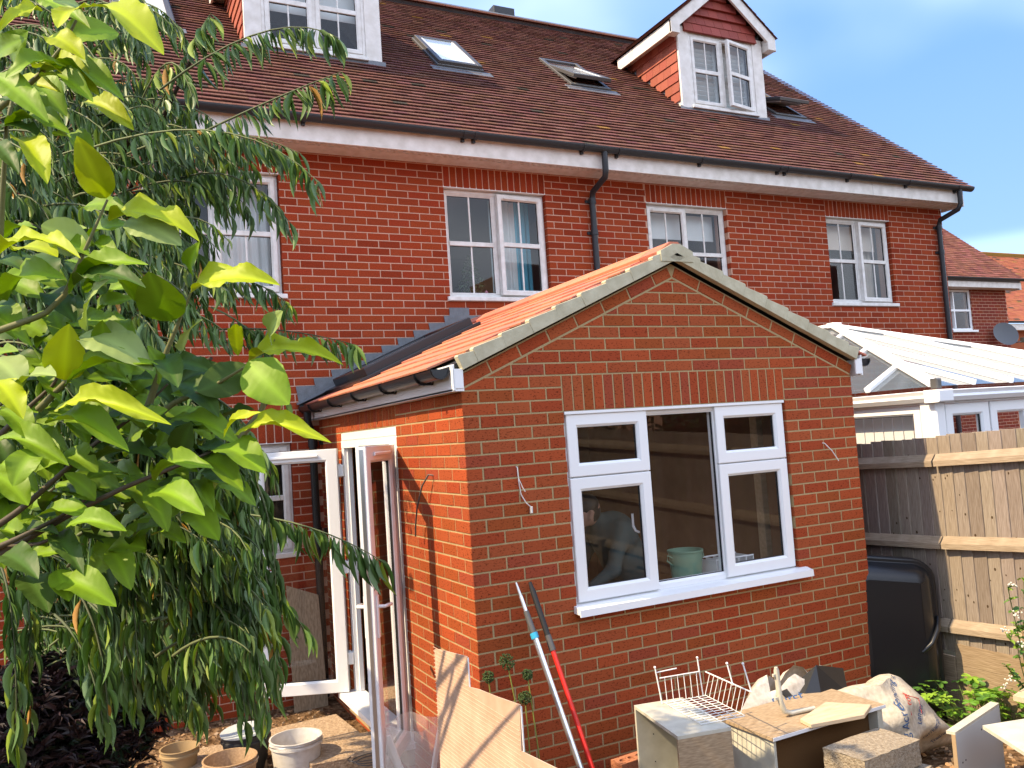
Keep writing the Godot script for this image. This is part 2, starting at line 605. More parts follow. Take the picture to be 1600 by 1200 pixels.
func cloud_cover() -> Image:
	var f := FastNoiseLite.new()
	f.seed = 861
	f.frequency = 1.0
	f.fractal_octaves = 5
	var w := 768
	var h := 384
	var im := Image.create(w, h, false, Image.FORMAT_RGBA8)
	for y in h:
		var el := PI / 2 - PI * (y + 0.5) / h
		for x in w:
			if el < -0.02:
				im.set_pixel(x, y, Color(1, 1, 1, 0))
				continue
			var az := TAU * (x + 0.5) / w
			var d := Vector3(sin(az) * cos(el), sin(el), -cos(az) * cos(el))
			var q := Vector3(d.x, d.z, 0) / (d.y + 0.45)
			var lo := smoothstep(0.36, 0.64, f.get_noise_3d(q.x * 0.55, q.y * 0.55, 9.0) * 0.5 + 0.5)
			var st := f.get_noise_3d(q.x * 1.3 + q.y * 0.9, q.y * 3.2 - q.x * 2.0, 3.0) * 0.5 + 0.5
			var a := lo * (0.35 + 0.65 * smoothstep(0.3, 0.7, st))
			im.set_pixel(x, y, Color(1.0, 0.99, 0.97, a))
	return im


func ground() -> void:
	var xs := [-160.0, -60.0, -25.0, -12.0, -7.0]
	var x := -5.0
	while x < 6.01:
		xs.append(x)
		x += 0.2
	xs.append_array([8.0, 12.0, 20.0, 40.0, 90.0, 160.0])
	var zs := [-160.0, -60.0, -30.0, -15.0, -8.0, -5.0]
	var z := -3.6
	while z < 6.01:
		zs.append(z)
		z += 0.2
	zs.append_array([8.0, 12.0, 20.0, 40.0, 90.0, 160.0])
	var mb := MB.new()
	var g := []
	for zz in zs:
		var row := []
		for xx in xs:
			row.append(Vector3(xx, ground_h(xx, zz) if absf(xx) < 7 and absf(zz) < 7 else 0.65 * smoothstep(-0.2, 4.2, zz), zz))
		g.append(row)
	g.reverse()
	mb.grid(g)
	struct("ground", mb, M.soil)
	# crumbs of brick, stone and bark lying about
	var ch := MB.new()
	for i in 2600:
		var left := i < 1500
		var p := Vector3(rf(-1.9, 0.2), 0, rf(-3.4, -0.6)) if left else Vector3(rf(1.9, 3.7), 0, rf(-0.9, 1.4))
		if p.x > -0.14 and p.z < 0.06 and p.x < 3.2:
			continue
		p.y = ground_h(p.x, p.z) + 0.002
		var r := rf(0.004, 0.016) * (1.0 if left else 1.3)
		var k := rf(0.5, 1.2)
		ch.col = Color(0.42 * k, 0.26 * k, 0.14 * k) if rng.randf() < 0.6 else Color(0.30 * k, 0.22 * k, 0.15 * k)
		var xf := Transform3D(Basis.from_euler(Vector3(rf(-0.5, 0.5), rf(0, TAU), rf(-0.5, 0.5))), p)
		ch.box(Vector3(-r, -r * 0.4, -r * rf(0.4, 0.9)), Vector3(r, r * 0.4, r * 0.6), 0.0, xf)
	var o := part(self, "rubble", ch, M.chips)
	o.set_meta("label", "crumbs of brick, stone and bark scattered on the ground")
	o.set_meta("category", "rubble")
	o.set_meta("kind", "stuff")


func tone_set(base: Color, spread: float) -> Array:
	var a := []
	for i in 8:
		var k := 1.0 + spread * rf(-1, 1)
		a.append(Color(base.r * k, base.g * k * rf(0.86, 1.12), base.b * k * rf(0.85, 1.15)))
	return a


# one house window: casement on one side, fixed light on the other; x from the left jamb, y from the sill's underside
func house_window(parent: Node, xf: Transform3D, flip: bool, ajar: float, mat: Material, w := 1.2, h := 1.2) -> void:
	var f := MB.new()
	var zf := 0.06
	sash(f, 0.002, 0.045, w - 0.002, h - 0.006, 0.045, 0, zf)
	var mx := w * 0.5
	bar(f, mx - 0.022, 0.089, mx + 0.022, h - 0.051, 0.0, zf - 0.004)
	var win := part(parent, "window", f, mat, xf)
	var s := MB.new()
	bar(s, -0.03, 0.0, w + 0.03, 0.045, -0.02, 0.15, 0.006)
	part(win, "sill", s, mat)
	var hd := MB.new()
	bar(hd, -0.006, h - 0.004, w + 0.006, h + 0.016, -0.02, 0.118, 0.003)
	part(win, "lintel_strip", hd, M.upvc_old)
	var my := h * 0.52
	for k in 2:
		var is_casement: bool = (k == 1) != flip
		var x0 := 0.046 if k == 0 else mx + 0.021
		var x1 := mx - 0.021 if k == 0 else w - 0.046
		var y0 := 0.089
		var y1 := h - 0.051
		var b := MB.new()
		var t := Transform3D()
		var fw := 0.016
		var z := 0.03
		if is_casement:
			x0 -= 0.016; x1 += 0.016; y0 -= 0.016; y1 += 0.016
			fw = 0.058
			sash(b, x0, y0, x1, y1, fw, 0.03, 0.082)
			z = 0.05
			if ajar != 0.0:
				var hx := x1 if k == 1 else x0
				t = about(Vector3(hx, 0, 0.03), Basis(Vector3.UP, ajar if k == 1 else -ajar))
			bar(b, x0 + fw + 0.02, y1 - 0.05, x1 - fw - 0.02, y1 - 0.028, 0.08, 0.092)
		else:
			sash(b, x0, y0, x1, y1, fw, 0.012, 0.05)
		bar(b, x0 + fw - 0.004, my - 0.024, x1 - fw + 0.004, my + 0.024, z - 0.02, z + 0.026)
		var sn := part(win, "casement" if is_casement else "fixed_light", b, mat, t)
		sn.name = sn.name
		pane(win, x0 + fw, y0 + fw, x1 - fw, my - 0.022, z, t)
		pane(win, x0 + fw, my + 0.022, x1 - fw, y1 - fw, z, t)
		var gb := MB.new()
		var cx := (x0 + x1) / 2
		bar(gb, cx - 0.009, y0 + fw, cx + 0.009, my - 0.025, z - 0.008, z + 0.006, 0.002)
		bar(gb, cx - 0.009, my + 0.027, cx + 0.009, y1 - fw, z - 0.008, z + 0.006, 0.002)
		part(win, "glazing_bar", gb, mat, t)


func roof_y(z: float) -> float:
	return 5.40 + PITCH * (-3.12 - z)


func tile_shows(p: Vector3, rule: int) -> bool:
	if rule == 2:
		return p.y > roof_y(p.z) - 0.05
	for cx in [0.42, 6.21]:
		if absf(p.x - cx) < 0.70 and p.z < -4.52 and p.z > -6.0:
			return false
	return true


func tile_rows(mb: MB, o: Vector3, along: Vector3, up: Vector3, width: float, rows: int, gauge: float, tw: float, thick: float, base: Color, spread: float, rule := 0, lichen := 0.0) -> void:
	var nn := along.cross(up).normalized()
	for r in rows:
		var n := int(ceil(width / tw)) + 1
		for i in n:
			var s0 := (i - (0.5 if r % 2 else 0.0)) * tw + 0.0015
			var s1 := minf(s0 + tw - 0.003, width)
			s0 = maxf(s0, 0.0)
			if s1 - s0 < 0.02:
				continue
			var p := o + along * s0 + up * (r * gauge)
			if rule and not tile_shows(o + along * (s0 + s1) * 0.5 + up * (r + 0.4) * gauge, rule):
				continue
			var k := 1.0 + spread * rf(-1, 1)
			mb.col = Color(base.r * k, base.g * k * rf(0.9, 1.08), base.b * k * rf(0.88, 1.1))
			if lichen > 0.0 and rng.randf() < lichen:
				mb.col = Color(0.36, 0.2, 0.07) if rng.randf() < 0.4 else Color(0.09, 0.075, 0.06)
			var lift := thick + rf(0.0, 0.004)
			var l := gauge * 1.3
			var tk := minf(0.012, thick * 0.5)
			var a := p + nn * lift
			var b := p + along * (s1 - s0) + nn * (lift + rf(-0.0015, 0.0015))
			var d := b + up * l - nn * (lift - tk)
			var e := a + up * l - nn * (lift - tk)
			var t := nn * tk
			mb.quad(a, b, d, e)
			mb.quad(a - t, b - t, b, a)
			mb.quad(a - t, a, e, e - t)
			mb.quad(b, b - t, d - t, d)
			mb.quad(a - t, e - t, d - t, b - t)


func about(p: Vector3, b: Basis) -> Transform3D:
	return Transform3D(b, p - b * p)


func rooflight(h: Node, x: float, open: float) -> void:
	var up := Vector3(0, PITCH, -1).normalized()
	var nn := Vector3.RIGHT.cross(up)
	var zb := -4.72
	var o := Vector3(x, roof_y(zb), zb)
	var xf := Transform3D(Basis(Vector3.RIGHT, up, nn), o)
	var f := MB.new()
	for k in [[-0.31, -0.02, -0.25, 1.04], [0.25, -0.02, 0.31, 1.04], [-0.25, -0.02, 0.25, 0.04], [-0.25, 0.98, 0.25, 1.04]]:
		f.box(Vector3(k[0], k[1], 0.0), Vector3(k[2], k[3], 0.06), 0.006)
	var fr := part(h, "rooflight", f, M.grey_metal, xf)
	var sw := about(Vector3(0, 0.52, 0.03), Basis(Vector3.RIGHT, -open)) * Transform3D(Basis(), Vector3(0, 0, 0.05))
	var s := MB.new()
	for k in [[-0.29, 0.0, -0.225, 1.02], [0.225, 0.0, 0.29, 1.02], [-0.225, 0.0, 0.225, 0.07], [-0.225, 0.95, 0.225, 1.02]]:
		s.box(Vector3(k[0], k[1], 0.0), Vector3(k[2], k[3], 0.05), 0.006)
	part(fr, "sash", s, M.grey_metal, sw)
	for k in [[-0.225, 0.07, -0.20, 0.95], [0.20, 0.07, 0.225, 0.95]]:
		var li := MB.new()
		li.box(Vector3(k[0], k[1], -0.02), Vector3(k[2], k[3], 0.043))
		part(fr, "sash_lining", li, M.upvc, sw)
	var p := MB.new()
	p.quad(Vector3(-0.225, 0.07, 0.04), Vector3(0.225, 0.07, 0.04), Vector3(0.225, 0.95, 0.04), Vector3(-0.225, 0.95, 0.04))
	part(fr, "pane", p, M.roof_glass, sw)
	var bl := MB.new()
	bl.box(Vector3(-0.225, 0.07, 0.0), Vector3(0.225, 0.95, 0.006))
	part(fr, "blind", bl, M.blind, sw)
	var ap := MB.new()
	ap.box(Vector3(-0.40, -0.16, 0.004), Vector3(0.40, -0.02, 0.034), 0.004)
	part(fr, "apron_flashing", ap, M.lead, Transform3D())


func dormer(h: Node, cx: float, open: float) -> void:
	var hw := 0.76
	var fz := -4.5
	var yb := 6.52
	var ye := 7.80
	var slope := 0.80
	var d := MB.new()   # the corner posts and head
	for s in [-1, 1]:
		var x0: float = cx - hw if s < 0 else cx + 0.575
		d.box(Vector3(x0, yb + 0.02, fz - 0.1), Vector3(x0 + 0.185, ye, fz + 0.03), 0.004)
	d.box(Vector3(cx - 0.575, 7.715, fz - 0.1), Vector3(cx + 0.575, ye, fz + 0.012), 0.003)
	var dn := part(h, "dormer", d, M.white_board)
	var ck := MB.new()
	for s in [-1, 1]:
		var x: float = cx + s * (hw - 0.012)
		var zt := -3.12 - (ye - 5.40) / PITCH
		var a := Vector3(x, roof_y(fz) - 0.02, fz)
		var b := Vector3(x, ye + 0.1, fz)
		var e := Vector3(x, ye + 0.1, zt - 0.15)
		for q in [0.0, -s * 0.09]:
			ck.poly([a + Vector3(q, 0, 0), b + Vector3(q, 0, 0), e + Vector3(q, 0, 0)] if s * (1 if q == 0.0 else -1) < 0 else [a + Vector3(q, 0, 0), e + Vector3(q, 0, 0), b + Vector3(q, 0, 0)])
	ck.box(Vector3(cx - hw + 0.03, ye - 0.01, fz - 0.02), Vector3(cx + hw - 0.03, ye + 0.05, fz + 0.01))
	part(dn, "cheek_wall", ck, M.lead)
	# tile hanging on both cheeks, each tile a piece
	var tones := tone_set(Color(0.40, 0.105, 0.06), 0.16)
	for s in [-1, 1]:
		var row := 0
		var y := 6.60
		while y < ye - 0.16:
			var zroof := -3.12 - (y - 5.40) / PITCH
			var z := fz - 0.002 - (0.08 if row % 2 else 0.0)
			var zz := fz - 0.002
			while zz > zroof + 0.02:
				var z1 := maxf(z - 0.158, zroof - 0.06)
				var mb := MB.new()
				mb.col = tones[rng.randi() % 8]
				var x: float = cx + s * (hw - 0.012)
				var xo: float = cx + s * (hw + 0.022)
				var xi: float = cx + s * (hw + 0.006)
				var p := [Vector3(xo, y, zz), Vector3(xo, y, z1 + 0.003), Vector3(xi, y + 0.155, z1 + 0.003), Vector3(xi, y + 0.155, zz)]
				var q := [Vector3(x, y, zz), Vector3(x, y, z1 + 0.003)]
				if s < 0:
					mb.quad(p[1], p[0], p[3], p[2])
				else:
					mb.quad(p[0], p[1], p[2], p[3])
				mb.quad(q[0], q[1], p[1], p[0])
				mb.quad(q[0], p[0], p[3], Vector3(x, y + 0.155, zz))
				if s < 0 and seen_at(p[0]).x < 1600:
					part(dn, "hung_tile", mb, M.hung_tile)
				zz = z1
				z = z1
			y += 0.14
			row += 1
	# gable: tile hanging with a kicked-out foot, barge boards
	var ga := MB.new()
	var apex := ye + 0.02 + slope * (hw + 0.02)
	ga.poly([Vector3(cx - hw - 0.02, ye + 0.02, fz - 0.01), Vector3(cx + hw + 0.02, ye + 0.02, fz - 0.01), Vector3(cx, apex, fz - 0.01)])
	part(dn, "gable_backing", ga, M.lead)
	var gy := ye - 0.075
	var gr := 0
	var gtones := tone_set(Color(0.34, 0.068, 0.045), 0.14)
	while gy < apex - 0.1:
		var half := minf(hw - 0.10, hw + 0.02 - (gy + 0.03 - ye) / slope)
		var x := -half - (0.082 if gr % 2 else 0.0)
		while x < half - 0.02:
			var xa := maxf(x, -half)
			var xb := minf(x + 0.162, half)
			if xb - xa > 0.025:
				var mb := MB.new()
				mb.col = gtones[rng.randi() % 8]
				var zk := 0.075 if gr == 0 else 0.045
				var dip := 0.0 if gr < 2 else 0.0
				var a := Vector3(cx + xa + 0.002, gy + dip, fz + zk)
				var b := Vector3(cx + xb - 0.002, gy + dip, fz + zk)
				mb.quad(a, b, b + Vector3(0, 0.15, -0.045), a + Vector3(0, 0.15, -0.045))
				mb.quad(a - Vector3(0, 0, 0.045), b - Vector3(0, 0, 0.045), b, a)
				mb.quad(a - Vector3(0, 0, 0.045), a, a + Vector3(0, 0.15, -0.045), a + Vector3(0, 0.15, -0.06))
				mb.quad(b, b - Vector3(0, 0, 0.045), b + Vector3(0, 0.15, -0.06), b + Vector3(0, 0.15, -0.045))
				part(dn, "hung_tile", mb, M.hung_tile)
			x += 0.162
		gy += 0.135
		gr += 1
	# small dark roof over it
	var rt := MB.new()
	for s in [-1, 1]:
		var along := Vector3(0, 0, 1) if s < 0 else Vector3(0, 0, -1)
		var up := Vector3(-s, slope, 0).normalized()
		var ex: float = cx + s * (hw + 0.2)
		var ey := ye - 0.13
		var zback := -3.12 - (apex + 0.2 - 5.40) / PITCH
		var length := (fz + 0.16) - zback
		var o := Vector3(ex, ey + 0.13, zback if s < 0 else fz + 0.16)
		tile_rows(rt, o, along, up, length, 13, 0.095, 0.165, 0.014, Color(0.115, 0.048, 0.036), 0.25, 2)
	part(dn, "dormer_roof", rt, M.roof_old)
	for s in [-1, 1]:
		var bb := MB.new()
		var p := PackedVector2Array([Vector2(0, -0.16), Vector2(0, 0.035), Vector2(-s * 0.98, 0.035 + slope * 0.98), Vector2(-s * 0.98, -0.15 + slope * 0.98)])
		if s > 0:
			p = PackedVector2Array([Vector2(0, -0.16), Vector2(0, 0.035), Vector2(-0.98, 0.035 + slope * 0.98), Vector2(-0.98, -0.15 + slope * 0.98)])
		else:
			p.reverse()
		bb.prism(p, Transform3D(Basis(), Vector3(cx + s * (hw + 0.18), ye - 0.02, fz + 0.1)), 0.035, 0.003, true)
		bb.box(Vector3(cx + s * (hw + 0.18) - (0.15 if s > 0 else 0.0), ye - 0.17, fz + 0.0), Vector3(cx + s * (hw + 0.18) + (0.0 if s > 0 else 0.15), ye - 0.0, fz + 0.134), 0.003)
		part(dn, "barge_board", bb, M.white_board)
		var fa := MB.new()
		var zt := -3.12 - (ye - 0.15 - 5.40) / PITCH
		fa.box(Vector3(cx + s * (hw + 0.165) - 0.012, ye - 0.17, zt), Vector3(cx + s * (hw + 0.165) + 0.012, ye + 0.0, fz + 0.0), 0.003)
		fa.box(Vector3(cx + s * (hw + 0.02) - 0.09 * (1 if s < 0 else -0.2) - 0.04, ye - 0.10, zt), Vector3(cx + s * (hw + 0.02) + 0.09 * (1 if s > 0 else -0.2) + 0.04, ye - 0.088, fz - 0.002))
		part(dn, "fascia", fa, M.white_board)
	# window and the lead apron under it
	var w := MB.new()
	var x0 := cx - 0.575
	sash(w, x0, 6.68, x0 + 1.15, 7.715, 0.05, fz - 0.05, fz + 0.02)
	bar(w, cx - 0.03, 6.73, cx + 0.03, 7.665, fz - 0.045, fz + 0.015)
	w.box(Vector3(x0 - 0.02, 6.645, fz - 0.04), Vector3(x0 + 1.17, 6.682, fz + 0.06), 0.004)
	part(dn, "window_frame", w, M.upvc_old)
	for k in 2:
		var a := x0 + 0.05 if k == 0 else cx + 0.03
		var b := cx - 0.03 if k == 0 else x0 + 1.10
		var t := Transform3D()
		if k == 1 and open > 0.0:
			t = about(Vector3(b, 0, fz), Basis(Vector3.UP, open))
		var s := MB.new()
		sash(s, a - 0.01, 6.72, b + 0.01, 7.675, 0.055, fz - 0.02, fz + 0.028)
		bar(s, a + 0.04, 7.17, b - 0.04, 7.225, fz - 0.015, fz + 0.02)
		part(dn, "casement", s, M.upvc_old, t)
		pane(dn, a + 0.045, 6.775, b - 0.045, 7.172, fz, t)
		pane(dn, a + 0.045, 7.223, b - 0.045, 7.62, fz, t)
		var gb := MB.new()
		bar(gb, (a + b) / 2 - 0.008, 6.775, (a + b) / 2 + 0.008, 7.172, fz - 0.006, fz + 0.006, 0.002)
		bar(gb, (a + b) / 2 - 0.008, 7.223, (a + b) / 2 + 0.008, 7.62, fz - 0.006, fz + 0.006, 0.002)
		part(dn, "glazing_bar", gb, M.upvc_old, t)
	var ap := MB.new()
	var n3 := Vector3(0, 1, PITCH).normalized()
	var lo := Vector3(0, roof_y(fz + 0.16), fz + 0.16) + n3 * 0.035
	var mid := Vector3(0, 6.60, fz + 0.035)
	var g := []
	for q in [lo, (lo + mid) / 2 + Vector3(0, -0.012, 0.004), mid, Vector3(0, 6.66, fz + 0.03)]:
		var r := []
		for i in 13:
			r.append(Vector3(cx - 0.80 + 1.6 * i / 12.0, q.y + rf(-0.004, 0.004), q.z + rf(-0.003, 0.003)))
		g.append(r)
	ap.grid(g)
	part(dn, "lead_apron", ap, M.lead)
	# the room behind the window
	var rm := MB.new()
	rm.box(Vector3(cx - 0.6, 6.6, fz - 1.6), Vector3(cx + 0.6, 7.74, fz - 1.55))
	part(dn, "room_lining", rm, M.room)


const WX := [-1.465, 1.4227, 3.9727, 6.8602]


func half_ring(r: float, t: float) -> PackedVector2Array:
	var p := PackedVector2Array()
	for i in 13:
		var a := PI + PI * i / 12.0
		p.append(Vector2(cos(a), sin(a)) * r)
	for i in 13:
		var a := TAU - PI * i / 12.0
		p.append(Vector2(cos(a), sin(a)) * (r - t))
	return p


func house() -> void:
	var h := thing("terraced_house", "red brick terraced house with brown tiled roof, white windows and tile-hung dormers", "house")
	var o := Vector3(0, 0, HZ)
	var holes := []
	var sold := []
	for x in WX:
		holes.append([x, x + 1.2, 3.73, 4.93])
		sold.append([x - 0.005, x + 1.205, 4.925, 5.16])
	holes.append([-1.465, -0.265, 1.33, 2.38])
	sold.append([-1.47, -0.26, 2.375, 2.605])
	var wide := []
	for q in holes:
		wide.append([q[0] - 0.005, q[1] + 0.005, q[2], q[3]])
	var mb := MB.new()
	pierced(mb, o - Vector3(0, 0, 0.003), Vector3.RIGHT, -5.0, 9.17, -0.2, 5.36, 0.24, wide)
	var wall := part(h, "back_wall", mb, M.mortar_old)
	var tones := tone_set(Color(0.335, 0.056, 0.021), 0.16)
	var bricks := lay_bricks(o, Vector3.RIGHT, -4.0, 9.175, 4.93 - 66 * 0.075, 0, 70, [0.2077 + 0.1 - 0.225, 0.2077 + 0.1 - 0.1125], holes + sold, [], true)
	for x in WX:
		for b in soldiers(o, Vector3.RIGHT, x, 16, 4.93):
			var q := brick_shape(b, tones, 0.1)
			part(wall, "soldier_brick", q, M.brick_old, b[1])
	for b in soldiers(o, Vector3.RIGHT, -1.465, 16, 2.38):
		part(wall, "soldier_brick", brick_shape(b, tones, 0.1), M.brick_old, b[1])
	set_bricks([[wall, bricks]], tones, M.brick_old, 0.1)
	# shell of the house, so that its rooms are dark
	var sh := MB.new()
	sh.box(Vector3(9.0, -0.2, -10.7), Vector3(9.17, 5.4, HZ - 0.244))
	sh.box(Vector3(-5.0, -0.2, -10.7), Vector3(-4.83, 5.4, HZ - 0.244))
	sh.box(Vector3(-4.83, -0.2, -10.7), Vector3(9.0, 5.4, -10.5))
	sh.box(Vector3(-4.83, 2.6, -10.5), Vector3(9.0, 2.85, HZ - 0.25))
	sh.box(Vector3(-4.83, 5.05, -10.5), Vector3(9.0, 5.2, HZ - 0.25))
	for x in [-2.4, 0.4, 3.3, 6.0]:
		sh.box(Vector3(x, -0.2, -7.2), Vector3(x + 0.1, 5.05, HZ - 0.25))
	sh.box(Vector3(-4.83, -0.2, -7.3), Vector3(9.0, 5.05, -7.2))
	part(h, "inner_walls", sh, M.room)
	# gable end above the eaves
	var ge := MB.new()
	ge.prism(PackedVector2Array([Vector2(3.3, 5.3), Vector2(10.9, 5.3), Vector2(7.1, 8.72)]), Transform3D(Basis(Vector3(0, 0, -1), Vector3.UP, Vector3(1, 0, 0)), Vector3(9.06, 0, 0)), 0.11, 0.0, true)
	part(h, "gable_end", ge, M.brick_old)
	# roof
	var up := Vector3(0, PITCH, -1).normalized()
	var nn := Vector3.RIGHT.cross(up)
	var ridge_z := -7.12
	var len := (roof_y(ridge_z) - roof_y(-3.07)) / up.y
	var dk := MB.new()
	var dxf := Transform3D(Basis(Vector3.RIGHT, up, nn), Vector3(0, roof_y(-3.16), -3.16))
	var cuts := [[-0.28, 1.12], [5.51, 6.91]]
	var x0 := -5.0
	for q in cuts + [[9.3, 9.3]]:
		dk.box(Vector3(x0, 0, -0.08), Vector3(q[0], len - 0.1, -0.012), 0.0, dxf)
		x0 = q[1]
	for q in cuts:
		dk.box(Vector3(q[0], 0, -0.08), Vector3(q[1], 1.80, -0.012), 0.0, dxf)
		dk.box(Vector3(q[0], 4.15, -0.08), Vector3(q[1], len - 0.1, -0.012), 0.0, dxf)
	dk.box(Vector3(-5.0, 0, -0.08), Vector3(9.3, len, -0.012), 0.0, Transform3D(Basis(Vector3.LEFT, Vector3(0, PITCH, 1).normalized(), Vector3(0, 1, -PITCH).normalized()), Vector3(4.3, roof_y(-3.16), 2 * ridge_z + 3.16)))
	var deck := part(h, "roof_deck", dk, M.lead)
	var tl := MB.new()
	var rows := int(len / 0.1)
	var dorm := [0.42, 6.21]
	tile_rows(tl, Vector3(-5.0, roof_y(-3.07), -3.07), Vector3.RIGHT, up, 14.33, rows, 0.1, 0.165, 0.034, Color(0.20, 0.098, 0.080), 0.19, 1, 0.022)
	var tiles := part(h, "roof_tiles", tl, M.roof_old)
	tiles.set_meta("kind", "stuff")
	# verge tiles' ends and ridge
	var rg := MB.new()
	var x := -5.0
	while x < 9.3:
		rg.col = Color(0.16, 0.065, 0.045) * rf(0.8, 1.15)
		var p := PackedVector2Array()
		for i in 7:
			var a := PI * i / 6.0
			p.append(Vector2(cos(a) * 0.16, sin(a) * 0.075 - 0.03))
		rg.extrude(p, Transform3D(Basis(Vector3(0, 0, 1), Vector3.UP, Vector3(-1, 0, 0)), Vector3(minf(x + 0.445, 9.32), roof_y(ridge_z) + 0.02, ridge_z)), 0.44)
		x += 0.45
	part(h, "ridge_tiles", rg, M.roof_old)
	var vent := MB.new()
	vent.box(Vector3(3.95, roof_y(ridge_z) + 0.06, ridge_z - 0.1), Vector3(4.32, roof_y(ridge_z) + 0.19, ridge_z + 0.1), 0.01)
	part(h, "ridge_vent", vent, M.old_plastic)
	for cx in dorm:
		dormer(h, cx, 0.2 if cx > 3 else 0.0)
	for q in [[-1.30, 0.0], [2.25, 0.0], [4.12, 0.16], [7.66, 0.38]]:
		rooflight(h, q[0], q[1])
	# fascia, vented soffit, gutter, downpipes
	var fa := MB.new()
	for q in [[-5.0, -1.2], [-1.197, 3.2], [3.203, 7.4], [7.403, 9.2]]:
		fa.box(Vector3(q[0], 5.155, -3.165), Vector3(q[1], 5.385, -3.145), 0.003)
	fa.box(Vector3(9.2, 5.12, -3.5), Vector3(9.22, 5.385, -3.145), 0.003)
	part(h, "fascia", fa, M.white_board)
	var so := MB.new()
	var sy := 5.165
	for q in [[-3.165, -3.200], [-3.222, -3.246], [-3.268, HZ]]:
		so.box(Vector3(-5.0, sy, q[1]), Vector3(9.2, sy + 0.01, q[0]))
	var sx := -4.9
	while sx < 9.15:
		so.box(Vector3(sx, sy + 0.0005, -3.222), Vector3(sx + 0.024, sy + 0.0095, -3.200))
		so.box(Vector3(sx + 0.034, sy + 0.0005, -3.268), Vector3(sx + 0.058, sy + 0.0095, -3.246))
		sx += 0.068
	part(h, "vented_soffit", so, M.upvc_old)
	var gu := MB.new()
	gu.extrude(half_ring(0.058, 0.004), Transform3D(Basis(Vector3(0, 0, -1), Vector3.UP, Vector3(1, 0, 0)), Vector3(-5.0, 5.375, -3.085)), 14.32)
	for gx in [-3.0, -1.6, -0.1, 1.5, 1.62, 2.9, 3.35, 4.5, 5.7, 5.82, 6.9, 8.0, 9.0]:
		gu.extrude(half_ring(0.066, 0.008), Transform3D(Basis(Vector3(0, 0, -1), Vector3.UP, Vector3(1, 0, 0)), Vector3(gx, 5.375, -3.085)), 0.035)
		gu.box(Vector3(gx, 5.29, -3.145), Vector3(gx + 0.03, 5.36, -3.11))
	part(h, "gutter", gu, M.old_plastic)
	for q in [[3.18, 0.02], [9.06, -0.03]]:
		var dp := MB.new()
		var px: float = q[0]
		dp.tube([Vector3(px, 5.34, -3.085), Vector3(px, 5.13, -3.085), Vector3(px + q[1] * 0.5, 5.06, -3.12), Vector3(px + q[1], 4.98, -3.40), Vector3(px + q[1], 4.90, -3.43), Vector3(px + q[1], 0.05, -3.43)], 0.034, 12)
		for y in [4.88, 4.52, 3.2, 1.6]:
			dp.tube([Vector3(px + q[1], y - 0.03, -3.43), Vector3(px + q[1], y + 0.03, -3.43)], 0.041, 12)
			dp.box(Vector3(px + q[1] - 0.07, y - 0.016, HZ + 0.001), Vector3(px + q[1] + 0.07, y + 0.016, HZ + 0.02))
		part(h, "downpipe", dp, M.old_plastic)
	# windows
	house_window(h, Transform3D(Basis(), Vector3(WX[0], 3.73, HZ - 0.12)), false, 0.0, M.upvc_old)
	house_window(h, Transform3D(Basis(), Vector3(WX[1], 3.73, HZ - 0.12)), false, 0.07, M.upvc_old)
	house_window(h, Transform3D(Basis(), Vector3(WX[2], 3.73, HZ - 0.12)), true, 0.0, M.upvc_old)
	house_window(h, Transform3D(Basis(), Vector3(WX[3], 3.73, HZ - 0.12)), false, 0.05, M.upvc_old)
	house_window(h, Transform3D(Basis(), Vector3(-1.465, 1.33, HZ - 0.12)), false, 0.0, M.upvc_old, 1.2, 1.05)


